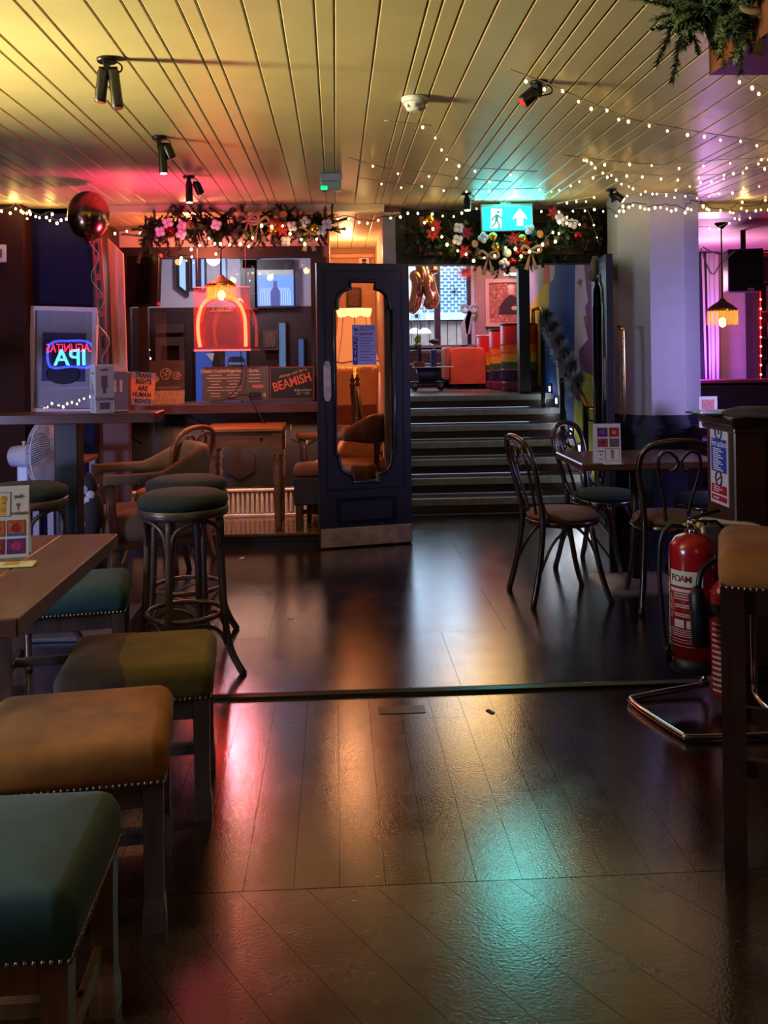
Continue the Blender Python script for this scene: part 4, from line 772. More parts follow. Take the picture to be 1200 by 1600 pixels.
# clutter under the high table
t = thing('side_table', 'small timber side table with clutter by the navy wall', 'table', (W(118, 800, Y=6.1).x - .06, 6.2, 0)); zc_ = Z(722, 5.9, 136)
MB().box(-.2, .14, -.18, .18, zc_ - .03, zc_, b=.004).build('table_top', wood('7a5238', .4, 'x'), t)
for a in (-.17, .11):
    for c in (-.15, .15): MB().box(a - .02, a + .02, c - .02, c + .02, 0, zc_ - .03).build('leg', brownw, t)
t = thing('cow_print_cushion', 'black and white patched cushion slumped under the high table', 'cushion', (W(136, 780, Y=5.4).x, 5.45, 0)); zq = Z(752, 5.6, 139)
b_ = MB(); b_.ball((0, 0, zq - .02), .085, 14, (.55, .6, 1.1)); b_.ball((.01, 0, zq - .16), .12, 14, (.6, .7, 1.2)); b_.ball((0, 0, (zq - .3) / 2), .1, 12, (.7, .8, (zq - .2) / .2)); b_.build('body', mat('2a2a30', .8, noise=.2), t)
for dx, dz, r_ in ((-.02, 0, .03), (.02, -.03, .028), (0, -.07, .035), (-.02, -.17, .05)): b_ = MB(); b_.ball((dx, -.055, zq + dz - .02), r_, 10, (1, .45, .9)); b_.build('patch', mat('d0ccd0', .8), t)
# tub armchair
def sweep(b, path, sec):                               # sec(i) -> (width, z0, z1)
    P = [Vector(p) for p in path]; L = []
    for i in range(len(P)):
        a = P[max(0, i - 1)]; c = P[min(len(P) - 1, i + 1)]; tn = (c - a).normalized(); n = Vector((-tn.y, tn.x, 0)); wd, z0, z1 = sec(i / (len(P) - 1)); l = []
        for k in range(12):
            an = 2 * PI * k / 12; cc, ss = math.cos(an), math.sin(an); f = lambda v: math.copysign(abs(v) ** .6, v)
            l.append(P[i] + n * f(cc) * wd / 2 + Vector((0, 0, (z0 + z1) / 2 + f(ss) * (z1 - z0) / 2)))
        L.append(l)
    return b.stack(L)
def tub_chair(name, label, x, y, rz, vel, wd_m):
    o = thing(name, label, 'armchair', (x, y, 0), rz); up_ = [(.30, -.29), (.1, -.31), (-.12, -.30), (-.27, -.22), (-.33, 0), (-.27, .22), (-.12, .30), (.1, .31), (.30, .29)]
    P = smooth_path([(a, c, 0) for a, c in up_], 4); bump = lambda t: max(0, min(1, (t - .2) / .16)) * max(0, min(1, (.8 - t) / .16))
    sweep(MB(), P, lambda t: (.075, .64 - .03 * bump(t), .70 + .13 * bump(t) ** .8)).build('back_roll', vel, o)
    cushion(MB(), .56, .52, .30, .17, .06).build('seat', vel, o); MB().box(-.26, .26, -.25, .25, .25, .31, b=.01).build('seat_rail', wd_m, o)
    for s_ in (-1, 1):
        MB().stack([rrect(.045, .045, .008, .30, cx=.24, cy=s_ * .28), rrect(.05, .045, .008, .5, cx=.255, cy=s_ * .285), rrect(.06, .05, .008, .645, cx=.265, cy=s_ * .29)]).build('arm_post', wd_m, o)
        MB().stack([rrect(.03, .03, .006, 0, cx=.25, cy=s_ * .22), rrect(.045, .045, .006, .27, cx=.235, cy=s_ * .22)]).build('leg', wd_m, o); MB().stack([rrect(.03, .03, .006, 0, cx=-.28, cy=s_ * .2), rrect(.045, .045, .006, .27, cx=-.22, cy=s_ * .2)]).build('leg', wd_m, o)
        MB().box(-.29, -.25, s_ * .13 - .012, s_ * .13 + .012, .3, .66).build('back_slat', wd_m, o)
    n_ = MB()
    for i, p in enumerate(P): n_.ball(p + Vector((p.x, p.y, 0)).normalized() * .04 + Vector((0, 0, .648)), .005, 5)
    for k in range(36): n_.ball((-.28 + .56 * k / 35, -.265, .315), .005, 5); n_.ball((.285, -.26 + .52 * k / 35, .315), .005, 5)
    n_.build('nail_trim', mat('c0b8a8', .3, 1), o, kind='stuff'); return o
ar = W(232, 720, Y=5.75); tub_chair('armchair', 'brown velvet tub armchair with nail trim behind the round bar stools', ar.x, 5.75, math.radians(200), mat('6a5238', .85, noise=.2, bump=.2, sheen=.05), brownw)

# ------------------------------------------------------------------ double doors
def glaze(u, v0, v1, s_=1):
    """outline of the shaped light: straight sides, curved shoulders, square notches"""
    P = []
    def quarter(cx, cz, rx, rz, a0, a1, n=7): return [(cx + rx * math.cos(math.radians(a0 + (a1 - a0) * k / n)), cz + rz * math.sin(math.radians(a0 + (a1 - a0) * k / n))) for k in range(n + 1)]
    hw, sh, nt = .216, .192, .094
    top = [(hw, v1 - .20), (sh, v1 - .20)] + quarter(nt, v1 - .16, sh - nt, .105, 0, 90) + [(nt, v1)]
    bot = [(nt, v0)] + quarter(nt, v0 + .16, sh - nt, .105, -90, 0) + [(sh, v0 + .20), (hw, v0 + .20)]
    right = bot + top; P = [(u + a, c) for a, c in right] + [(u - a, c) for a, c in right[::-1]]
    return P
DW, DH = .675, 2.0
hinge = W(643, 846, z=.008); freeb = W(506, 856, z=.008); d_ = freeb - hinge; ang = math.atan2(d_.y, d_.x)
def door_leaf(n, label, loc, rz):
    o = thing('door_%d' % n, label, 'door', loc, rz, kind='structure'); del o['category']
    gl = glaze(DW / 2, .45, 1.875); lf_ = MB().holed([(0, 0), (DW, 0), (DW, DH), (0, DH)], [gl], -.022, .022).build('leaf', navy, o)
    L3 = lambda P, y: [(a, y, c) for a, c in P]
    for y in (-.024, .024): MB().tube(L3(gl, y), .013, 6, closed=True).build('glazing_moulding', mat('080c22', .3, coat=.3), lf_)
    MB().prism(gl, -.003, .003).build('pane', glass(boost=1.3), o)
    for y0, y1 in ((-.03, -.02), (.02, .03)):
        a, c, z0, z1 = .12, DW - .12, .165, .345
        MB().holed([(a, z0), (c, z0), (c, z1), (a, z1)], [[(a + .022, z0 + .022), (c - .022, z0 + .022), (c - .022, z1 - .022), (a + .022, z1 - .022)]], y0, y1).build('panel_moulding', mat('080c22', .3, coat=.3), lf_)
        s_ = -1 if y0 < 0 else 1
        a, c, z0, z1 = .05, DW - .05, .40, 1.95; MB().holed([(a, z0), (c, z0), (c, z1), (a, z1)], [[(a + .01, z0 + .01), (c - .01, z0 + .01), (c - .01, z1 - .01), (a + .01, z1 - .01)]], y0 + .006 * (s_ < 0), y1 - .006 * (s_ > 0)).build('stile_moulding', mat('080c22', .35, coat=.2), lf_)
        MB().box(.004, DW - .004, s_ * .022, s_ * .026, .004, .135, b=.0015).build('kick_plate', mat('94847a', .45, .4, .3, 14), o)
        pp = [(DW - .065 + .026 * a, c) for a, c in ((-1, 1.06), (-.5, 1.03), (.5, 1.03), (1, 1.06), (1, 1.27), (.5, 1.31), (-.5, 1.31), (-1, 1.27))]
        MB().prism(pp, s_ * .022, s_ * .03).build('push_plate', mat('9a94a8', .15, .2, .3, 20, coat=.8), o)
    return o
dl_ = door_leaf(1, 'open navy door leaf with shaped glass light and metal kick plate', hinge, ang)
h2 = W(934, 800, Y=6.72); f2 = W(957, 800, Y=6.06); door_leaf(2, 'second navy door leaf swung edge on beside the column', (h2.x, h2.y, .008), math.atan2(f2.y - h2.y, f2.x - h2.x))
t = thing('door_pull', 'long brass tube pull on the edge-on door by the column', 'handle', W(973, 660, Y=6.02)); q = 6.02 / F
MB().tube(smooth_path([(-.0, .05, 152 * q), (0, -.0, 148 * q), (.012, 0, 138 * q), (.012, 0, 10 * q), (.01, .03, 0)], 4), .011, 8).build('tube', mat('b08a5a', .2, 1), t)
# CCTV notice on the glass: lies in the door's plane
xv = Vector((-math.cos(ang), -math.sin(ang), 0)); Mloc = hinge - xv * (DW / 2 - .005); nv = Vector((xv.y, -xv.x, 0))
cc = thing('cctv_notice', 'lilac notice reading CCTV in operation stuck on the door glass', 'sign', tuple(Mloc + nv * .006 + Vector((0, 0, 1.28))), ang - PI)
MB().box(-.088, .088, -.001, .001, 0, .285).build('sheet', mat('8f8cc8', .5, noise=.06), cc); MB().box(-.086, -.05, -.002, 0, .004, .2).build('blue_strip', mat('1c2c80', .5), cc)
text('CCTV', ink, cc, .025, -.0018, .258, .040); text('in operation', ink, cc, .0, -.0018, .222, .027)
for k, ch_ in enumerate('CCTV'): text(ch_, mat('c0c0e8', .5), cc, -.068, -.003, .178 - .046 * k, .038)
b_ = MB()
for k in range(9): b_.box(-.036, .06 + .018 * math.sin(k * 2.4), -.0016, 0, .19 - .02 * k, .195 - .02 * k)
b_.build('text_line', mat('4a4a80', .5), cc, kind='stuff')
b_ = MB(); b_.prism([(-.075, .262), (-.04, .25), (-.043, .242), (-.078, .254)], -.002, 0); b_.box(-.066, -.061, -.002, 0, .235, .25); b_.build('camera_symbol', ink, cc)

# ------------------------------------------------------------------ nook things
NY = 7.3
o, q, w2, h_ = board('protest_placard', 'small hand lettered placard TRANS RIGHTS ARE HUMAN RIGHTS', 'sign', 201, 582, 239, 633, 7.26, .004, mat('e0805c', .6, noise=.08), lean=math.radians(-6)); o.rotation_euler.y = math.radians(5)
for z0, z1 in ((.8, 1), (0, .19)): MB().box(-w2, w2, -.0015, 0, z0 * h_, z1 * h_).build('stripe', mat('8d7896', .6), o)
for k, s_ in enumerate(('TRANS', 'RIGHTS', 'ARE', 'HUMAN', 'RIGHTS')): text(s_, ink, o, (.0, .004, .004, 0, .012)[k], -.003, h_ * (.9 - .195 * k), .05, sx=(.78, .72, .85, .78, .72)[k], off=.0014)
o, q, w2, h_ = board('chalk_board', 'dark chalkboard with swirls over a pale lower half, beside the placard', 'sign', 234, 564, 288, 633, 7.32, .012, mat('3a1e14', .6, noise=.35, scale=25), lean=math.radians(-5))
MB().box(-w2, w2, -.0015, 0, 0, h_ * .33).build('pale_strip', mat('a87a5c', .6, noise=.4, scale=40), o); chk = mat('c89a78', .7)
for cx_, cz_, r_ in ((-.01, .24, .05), (.075, .225, .035), (-.085, .2, .025)):
    MB().tube([(cx_ + r_ * math.cos(a * .6) * (1 - a * .03), -.002, cz_ + r_ * math.sin(a * .6) * (1 - a * .03)) for a in range(14)], .0025, 4).build('chalk_swirl', chk, o)
    b_ = MB()
    for a in range(5): b_.tube([(cx_, -.002, cz_), (cx_ + r_ * .7 * math.cos(a * 1.25), -.002, cz_ + r_ * .7 * math.sin(a * 1.25))], .002, 4)
    b_.build('chalk_star', chk, o)
MB().tube([(-.1 + .2 * k / 24, -.002, .125 + .02 * (k % 2)) for k in range(25)], .0022, 4).build('chalk_writing', chk, o)
o, q, w2, h_ = board('drinks_menu_board', 'wide grey drinks board with three columns under the pink neon', 'sign', 317, 573, 420, 626, 7.28, .01, mat('54443e', .5, noise=.1), lean=math.radians(-4))
cream = mat('d8a888', .5, noise=.05)
for cx_, s_ in ((-.53, 'Classic Cocktails'), (.0, 'Margaritas'), (.62, 'Spritz')): text(s_, cream, o, cx_ * w2 - .02, -.0015, h_ * .87, .033, off=.0008)
b_ = MB()
for k in range(8):
    for cx_ in (-.53, .0): b_.box(cx_ * w2 - .02 - .05 - .02 * math.sin(k * 1.7), cx_ * w2 - .02 + .05 + .02 * math.sin(k * 1.7), -.0014, 0, h_ * (.74 - .088 * k), h_ * (.74 - .088 * k) + .006)
for k in range(3): b_.box(.62 * w2 - .06, .62 * w2 + .03, -.0014, 0, h_ * (.74 - .1 * k), h_ * (.74 - .1 * k) + .006)
b_.build('text_line', cream, o, kind='stuff'); MB().box(.5 * w2, .5 * w2 + .085, -.002, 0, h_ * .36, h_ * .46, b=.001).build('heart_badge', mat('c86a4a', .5), o)
b_ = MB(); b_.box(.82 * w2, .9 * w2, -.0014, 0, h_ * .1, h_ * .22); b_.build('number_box', mat('b89a50', .5), o)
for cx_ in (-.3, .3): MB().box(cx_ * w2 - .001, cx_ * w2 + .001, -.0012, 0, .01, h_ - .01).build('fold', mat('3a2e2a', .5), o)
o, q, w2, h_ = board('stout_advert', 'black tin sign with orange BEAMISH lettering by the door', 'sign', 422, 573, 491, 624, 7.28, .008, mat('1a0e0c', .35, noise=.15), lean=math.radians(-4))
om = mat('d85a2c', .5, noise=.06); text('BEAMISH', om, o, .0, -.003, h_ * .52, .098, (PI / 2, math.radians(-16), 0), sx=.80, off=.0022, ex=.002); text('Always ask for a', mat('d8a060', .5), o, .005, -.002, h_ * .80, .034, (PI / 2, math.radians(-16), 0), shear=.3)
text('IRISH STOUT', mat('c8b8a0', .5), o, .085, -.002, h_ * .27, .024); text('EST * 1792', mat('c8b8a0', .5), o, .085, -.002, h_ * .17, .022)
MB().holed([(-w2, 0), (w2, 0), (w2, h_), (-w2, h_)], [[(-w2 + .008, .008), (w2 - .008, .008), (w2 - .008, h_ - .008), (-w2 + .008, h_ - .008)]], -.002, .001).build('border', mat('7a3a20', .5), o)
t = thing('power_lead', 'black lead with a plug lying along the ledge before the menu board', 'cable', (0, 0, 0))
b_ = MB(); b_.tube(smooth_path([W(376, 548, Y=7.1), W(378, 585, Y=7.15), W(372, 605, Y=7.2), W(352, 624, Y=7.22), W(330, 627, Y=7.22)]), .004, 5); b_.tube(smooth_path([W(356, 624, Y=7.22), W(384, 617, Y=7.2), W(395, 630, Y=7.2), W(412, 660, Y=7.05), W(415, 668, Y=7.0)]), .004, 5); b_.build('lead', black, t)
p = W(398, 617, Y=7.21); MB().box(p.x - .045, p.x + .045, 7.2, 7.23, p.z - .015, p.z + .02, b=.004).build('transformer', black, t)
# television
t = thing('television', 'black screen hung at the nook corner, its edge lit red', 'television', W(220, 478, Y=7.0), math.radians(-16)); q = 7.0 / F; t.rotation_euler.x = math.radians(-6)
MB().box(-27 * q, 28 * q, 0, .05, 0, 80 * q, b=.004).build('bezel', mat('0a0808', .35), t); MB().box(-25 * q, 26 * q, -.003, 0, 3 * q, 77 * q).build('screen', mat('050405', .15), t); MB().box(-.03, .03, .05, .08, .15, 2.36 - t.location.z).build('ceiling_bracket', blackm, t)
for zz in (0, 76): MB().box(27 * q, 30 * q, -.004, .03, zz * q, (zz + 5) * q).build('red_lit_corner', mat('a03a30', .4), t)  # red light along the screen edge put into these corners' colour
# neon bell on a clear sheet
ng = thing('neon_sign', 'red neon arch on a clear hanging sheet over the ledge', 'neon sign', W(347, 547, Y=7.05)); q = 7.05 / F
MB().box(-43 * q, 44 * q, 0, .006, 0, 98 * q).build('acrylic_sheet', see_through('e06a78', .78, 'ShaderNodeBsdfTransparent'), ng)
nm = glow('ff4a38', 9); arch = smooth_path([(-33 * q, -.02, 5 * q), (-36 * q, -.02, 30 * q), (-34 * q, -.02, 55 * q), (-24 * q, -.02, 76 * q), (0, -.02, 84 * q), (24 * q, -.02, 76 * q), (35 * q, -.02, 55 * q), (37 * q, -.02, 30 * q), (37 * q, -.02, 5 * q)], 5)
MB().tube(arch, .0125, 8).build('neon_tube', glow('ff4c2c', 7.5), ng); MB().tube([(p.x * .88, .0, p.z * .94) for p in arch[8:-8]], .004, 6).build('inner_tube', glow('ff1408', 6), ng)
MB().box(-43 * q, 44 * q, -.012, .012, -1.5 * q, 1.2 * q).build('bottom_rail', glow('ff5a50', 2.0), ng); MB().box(-43 * q, -20 * q, -.006, .006, 97 * q, 98.5 * q).build('top_edge', glow('ff6a70', 1.5), ng); MB().box(22 * q, 44 * q, -.006, .006, 97 * q, 98.5 * q).build('top_edge', glow('ff6a70', 1.5), ng)
b_ = MB(); b_.box(-18 * q, 18 * q, -.01, -.008, 60 * q, 61 * q)
for a in (-13, -6, -2, 2, 8, 12): b_.box(a * q, (a + 1) * q, -.01, -.008, 61 * q, (67 if a in (-13, 12) else 65) * q)
b_.build('gold_lettering', mat('c08a4a', .4), ng)
lamp('neon_glow', 'AREA', ng.location + Vector((0, -.08, .25)), (1, .035, .012), 5, .42, ng.location + Vector((0, -2, -.3)), sy=.5)
for a in (-36, 38): MB().tube([(a * q, 0, 98 * q), (a * q, 0, 2.36 - ng.location.z)], .003, 5).build('hanging_wire', mat('8a4a44', .4), ng)
tassel_lamp('fringed_pendant_lamp', 'fringed amber pendant lamp glowing before the red neon arch', 346, 434, 468, 6.85, 47, 14, 2.36, shade='4a1c18', bz=.2, e=6)
# old table, stool, radiator
t = thing('old_table', 'worn unpainted timber table with turned legs in the nook', 'table', W(386, 823, Y=6.92)); t.location.z = PZ; q = 6.92 / F; ow = wood('6e4a38', .6, 'x', noise=.4, bump=.4)
zt3 = Z(668, 6.8, 386) - PZ; MB().box(-60 * q, 60 * q, -.16, .34, zt3 - .03, zt3, b=.006).build('table_top', wood('a8683c', .5, 'x', noise=.35, bump=.4), t)
MB().box(-48 * q, 42 * q, -.125, -.10, zt3 - .145, zt3 - .03).build('apron', ow, t)
for s_ in (-1, 1): MB().box(s_ * 50 * q - .012, s_ * 50 * q + .012, -.08, .26, zt3 - .145, zt3 - .03).build('apron', ow, t)
b_ = MB(); b_.ball((26 * q, -.128, zt3 - .085), .012, 8); b_.build('drawer_knob', ink, t)
for a in (-51, 50):
    for y_ in (-.1, .28):
        MB().box(a * q - .038, a * q + .038, y_ - .038, y_ + .038, zt3 - .2, zt3 - .03, b=.003).build('leg_block', ow, t)
        MB().lathe([(.022, 0), (.026, .04), (.03, zt3 - .42), (.036, zt3 - .36), (.026, zt3 - .34), (.037, zt3 - .31), (.026, zt3 - .285), (.037, zt3 - .25), (.03, zt3 - .22), (.036, zt3 - .2)], 12, c=(a * q, y_, 0)).build('leg', ow, t)
rd = thing('radiator', 'low white ribbed radiator glowing pink under the window ledge', 'radiator', (0, YB - .13, PZ)); rxa, rxb = W(200, 780, Y=YB - .13).x, XB - .1; zr = Z(764, YB - .13, 400) - PZ
MB().box(rxa, rxb, .03, .1, .02, zr).build('body', mat('e8d8d0', .45), rd); x = rxa
wm_ = mat('e8d8d0', .4)
while x < rxb - .03: MB().box(x + .008, x + .030, 0, .035, .03, zr - .025, b=.007).build('rib', wm_, rd); x += .038
MB().box(rxa, rxb, -.004, .1, zr - .02, zr, b=.004).build('top_grille', wm_, rd); MB().box(rxa, rxb, -.004, .1, .0, .025, b=.004).build('bottom_rail', wm_, rd)
def padded_stool(label, px, py_top, Yc, wpx, vel, bh=.2):
    o = thing('padded_stool', label, 'stool', W(px, 800, Y=Yc)); o.location.z = PZ; q = Yc / F; h = Z(py_top, Yc, px) - PZ; w_ = wpx * q
    cushion(MB(), w_, w_ * .9, h - .1, .1, .05).build('cushion', vel, o); MB().box(-w_ / 2, w_ / 2, -w_ * .44, w_ * .44, h - .1 - bh, h - .098, b=.01).build('upholstered_side', mat('1c1c2c', .7), o)
    for a in (-1, 1):
        for c in (-1, 1): MB().box(a * (w_ / 2 - .035) - .025, a * (w_ / 2 - .035) + .025, c * (w_ * .44 - .03) - .025, c * (w_ * .44 - .03) + .025, 0, h - .1 - bh).build('leg', brownw, o)
    MB().box(-w_ / 2 + .05, w_ / 2 - .05, -.012, .012, .1, .13).build('stretcher', brownw, o); return o
padded_stool('tall padded stool with red brown top between old table and door', 490, 722, 6.9, 58, mat('6a3a2c', .8, sheen=.05))
# corridor: floor lamp, tub chair, carved chair
lp = W(556, 690, Y=8.2); fl_ = thing('floor_lamp', 'tall floor lamp with scalloped fringed shade seen through the door glass', 'lamp', (lp.x, 8.2, PZ)); q = 8.2 / F; z0_ = Z(572, 8.2, 556) - PZ; z1_ = Z(492, 8.2, 556) - PZ; zc2 = Z(484, 8.2, 556) - PZ
sm = bpy.data.materials.new('lit_shade'); sm.use_nodes = True; pb = sm.node_tree.nodes['Principled BSDF']; pb.inputs['Base Color'].default_value = H('f0b888') + (1,); pb.inputs['Emission Color'].default_value = H('ff9a5a') + (1,); pb.inputs['Emission Strength'].default_value = .65; pb.inputs['Roughness'].default_value = .8
MB().lathe([(38 * q, z0_), (33 * q, z0_ + .12), (27 * q, z0_ + .28), (24 * q, z1_)], 24, cap=False, wob=lambda a, i: 1 + .03 * abs(math.cos(3 * a))).build('lamp_shade', sm, fl_)
MB().lathe([(23.5 * q, z1_ - .035), (26 * q, z1_ + .02), (27 * q, zc2 + .01)], 36, cap=False, wob=lambda a, i: 1 + .04 * abs(math.cos(4 * a))).build('scalloped_collar', glow('ffd890', 1.6), fl_)
b_ = MB(); 
for k in range(90): a = 2 * PI * k / 90; ca, sa = math.cos(a) * 38 * q, math.sin(a) * 38 * q; b_.tube([(ca, sa, z0_ + .005), (ca * 1.01, sa * 1.01, z0_ - .055 - .008 * math.sin(k * 3))], .004, 3)
b_.build('fringe', mat('e0a868', .8), fl_, kind='stuff'); MB().tube([(38.5 * q * math.cos(a / 6), 38.5 * q * math.sin(a / 6), z0_ + .03 + .025 * abs(math.sin(a / 4))) for a in range(38)], .006, 5, closed=True).build('braid_swag', mat('a8683c', .7), fl_)
for k in range(8): a = 2 * PI * k / 8; MB().tube([(38.3 * q * math.cos(a), 38.3 * q * math.sin(a), z0_), (27.6 * q * math.cos(a), 27.6 * q * math.sin(a), z0_ + .28), (24.6 * q * math.cos(a), 24.6 * q * math.sin(a), z1_)], .003, 4).build('shade_rib', mat('7a4420', .6), fl_)
MB().tube([(0, 0, .03), (0, 0, z1_ - .1)], .013, 8).build('pole', mat('d8b080', .35, .6), fl_); MB().lathe([(.16, 0), (.16, .02), (.05, .04), (.013, .06)], 20).build('base', mat('8a6a40', .35, .7), fl_)
lamp('floor_lamp_light', 'POINT', (lp.x, 8.2, PZ + z1_ - .12), (1, .56, .28), 26, .07)
tub_chair('armchair', 'worn leather tub armchair with tan cushions behind the door glass', W(545, 700, Y=7.2).x, 7.2, math.radians(160), mat('7a4c28', .5, noise=.3, coat=.2), wood('3a2418', .35, 'z'))
bpy.data.objects['armchair.001'].location.z = PZ
b_ = MB(); cushion(b_, .3, .09, 0, .3, .03); o = b_.build('leather_cushion', mat('b8702c', .5, noise=.3, scale=12), label='folded tan leather cushion leaning in the tub armchair', cat='cushion'); o.location = W(548, 700, Y=7.3); o.location.z = PZ + .44; o.rotation_euler = (.3, .5, .3)
t = thing('carved_chair', 'tall dark carved chair with two turned finials behind the door glass', 'chair', W(566, 780, Y=8.0), math.radians(80)); t.location.z = PZ; q = 7.7 / F; zh = Z(606, 7.7, 588) - PZ; cd = wood('2a1812', .35, 'z', noise=.4)
for a in (-.13, .13):
    MB().tube([(a, .0, 0), (a, 0, .5), (a, .05, zh)], .024, 8).build('back_post', cd, t); b_ = MB(); b_.lathe([(.02, 0), (.03, .02), (.012, .035), (.028, .06), (.008, .085), (.014, .1), (.002, .115)], 10, c=(a, .05, zh)); b_.build('finial', cd, t); MB().tube([(a, -.36, 0), (a, -.36, .44)], .02, 8).build('leg', cd, t)
b_ = MB(); b_.stack([[(-.12, .02, .5), (.12, .02, .5), (.12, .045, .5), (-.12, .045, .5)], [(-.12, .055, zh - .03), (.12, .055, zh - .03), (.12, .075, zh - .03), (-.12, .075, zh - .03)]], False); b_.build('back_panel', cd, t)
MB().box(-.16, .16, -.38, .03, .42, .46, b=.006).build('seat', cd, t)

# ------------------------------------------------------------------ left wall picture with its reflection source
pf_ = thing('framed_artwork', 'white framed purple portrait print on the navy wall', 'picture', W(97, 645, Y=6.6)); q = 6.6 / F; pf_.rotation_euler.y = math.radians(2.2)
hw_, hh_ = 50 * q, 163 * q; MB().holed([(-hw_, 0), (hw_, 0), (hw_, hh_), (-hw_, hh_)], [[(-hw_ + .03, .03), (hw_ - .03, .03), (hw_ - .03, hh_ - .03), (-hw_ + .03, hh_ - .03)]], -.02, .03).build('frame', mat('dcd8ea', .5, noise=.03), pf_)
MB().box(-hw_ + .02, hw_ - .02, .01, .025, .02, hh_ - .02).build('mount', mat('d0ccdf', .6, noise=.03), pf_); MB().box(-.15, .15, .006, .011, .22, .56).build('print', mat('5a4a8a', .6, noise=.35, scale=6), pf_)
b_ = MB(); b_.ball((.01, .004, .40), .09, 14, (1, .03, 1.35)); b_.ball((.0, .004, .27), .12, 14, (1, .03, .6)); b_.build('silhouette', mat('2a2048', .6), pf_)
MB().box(-hw_ + .025, hw_ - .025, -.006, -.004, .025, hh_ - .025).build('pane', glass(boost=2.2), pf_)
Ys_ = 2.0; vD = 2 * 6.595 - Ys_; vc = W(110, 553, Y=vD)
ns = thing('neon_beer_sign', 'blue framed neon beer sign on the left wall, seen mirrored in the framed artwork', 'neon sign', (vc.x, Ys_, vc.z), PI); k_ = vD / F
bw_, bh_ = 31 * k_, 19 * k_; nb = glow('2a3cff', 22)
MB().tube(smooth_path([(-bw_, 0, -bh_), (0, 0, -bh_ * 1.02), (bw_, 0, -bh_), (bw_, 0, bh_ * .8), (0, 0, bh_ * 1.05), (-bw_, 0, bh_ * .8)], 4, True), .014, 6, closed=True).build('neon_frame', nb, ns)
lamp('beer_sign_glow', 'AREA', (vc.x, Ys_ + .15, vc.z - .95), (.42, .46, 1), 11, .5, (-1.9, 6.6, 1.2), sy=.3, spread=80)
text('LAGUNITAS', glow('ff2a50', 18), ns, 0, -.01, bh_ * .45, .145, ex=.004, name='neon_lettering', sx=.72); text('IPA', glow('58c8ff', 18), ns, 0, -.01, -bh_ * .35, .27, ex=.004, name='neon_lettering', off=.004)
MB().box(-bw_, bw_, .03, .05, -bh_, bh_).build('backing', black, ns)
for a in (-.8, .8): MB().tube([(bw_ * a, .04, bh_), (bw_ * a, .04, 2.4 - vc.z)], .003, 4).build('hanging_chain', blackm, ns)
t = thing('thermostat', 'small white wall control at the left edge', 'thermostat', W(3, 410, Y=6.44)); MB().box(-.03, .03, -.015, .01, 0, .12, b=.004).build('case', white, t); MB().box(-.008, .008, -.018, -.014, .03, .09, b=.003).build('slider', mat('6a5a6a', .4), t)

# ------------------------------------------------------------------ upstairs things
bands = [('b01c14', 0.0), ('d8691c', .30), ('c8a21e', .43), ('3a7a2a', .55), ('2a3a5a', .66), ('6a2450', .86)]
def drum(label, px, Yd, ptop, r, lift=0):
    p = W(px, 612, Y=Yd); o = thing('oil_drum', label, 'drum', (p.x, Yd, MZ)); h = Z(ptop, Yd, px) - MZ
    cuts = [(1, .70, 'b8201a'), (.70, .56, 'd86a1e'), (.56, .44, 'd0a020'), (.44, .32, '2f5a24'), (.32, .14, '201c3a'), (.14, 0, '6a1c38')]
    for t, b, hx in cuts:
        n = 5; prof = []
        for k in range(n + 1):
            z_ = h * (b + (t - b) * k / n); prof.append((r, z_))
        if hx in ('d86a1e', '201c3a'): prof = [(r + (.006 if k % 2 else 0), z_) for k, (_, z_) in enumerate(prof)]
        b_ = MB(); b_.lathe(prof, 26, cap=(b == 0)); b_.build('painted_band', mat(hx, .3, noise=.15, coat=.3), o)
    MB().lathe([(r * .93, h - .005), (r, h - .012), (r + .01, h), (r + .008, h + .012), (r * .95, h + .014), (r * .94, h - .002)], 26).build('rim', mat('c8a080' if ptop > 520 else '3a2420', .35, .4), o)
    MB().lathe([(r + .004, h * .31), (r + .009, h * .32), (r + .004, h * .33)], 26, cap=False).build('hoop', steel, o); return o
drum('rainbow banded drum, farthest and smallest of the row, gold rimmed', 768, 11.15, 525, .17); d2 = drum('rainbow banded drum with red lettering, middle of the row', 791, 10.75, 516, .19); drum('rainbow banded drum, tallest, nearest the black post', 811, 10.35, 507, .2)
b_ = MB()
for k in range(7):
    for r_ in range(2):
        a = math.radians(-10 + 7 * k); b_.box(.193 * math.sin(a) - .008, .193 * math.sin(a) + .006, -.196 * math.cos(a), -.19 * math.cos(a), .31 + .05 * r_, .345 + .05 * r_ - .006 * (k % 2))
b_.build('red_lettering', mat('c8301c', .5), d2)
t = thing('orange_armchair', 'orange velvet armchair seen from behind upstairs', 'armchair', W(732, 607, Y=10.95)); t.location.z = MZ; q = 10.95 / F; ha = Z(542, 10.95, 730) - MZ; ov = mat('b0541c', .8, noise=.25, scale=5, sheen=.06)
wv = 28 * q; b_ = MB(); L = []
for y_, f in ((0, .96), (.03, 1), (.12, 1), (.16, .95)):
    P = []
    for k in range(9): a = PI * k / 8; P.append((wv * f * (abs(math.cos(a)) ** .45) * (1 if math.cos(a) >= 0 else -1), y_, ha * f - .08 + .08 * math.sin(a) ** .6))
    P += [(-wv * f * 1.02, y_, .06), (wv * f * 1.02, y_, .06)]; L.append(P)
b_.stack(L); b_.build('backrest', ov, t); MB().box(-wv * .95, wv * .95, .1, .6, .2, .38, b=.04).build('seat', ov, t)
for s_ in (-1, 1):
    MB().box(s_ * wv - .05, s_ * wv + .05, .08, .55, .1, .5, b=.03).build('armrest', ov, t)
    for y_ in (.05, .5): MB().box(s_ * (wv - .06) - .02, s_ * (wv - .06) + .02, y_, y_ + .04, 0, .1).build('leg', black, t)
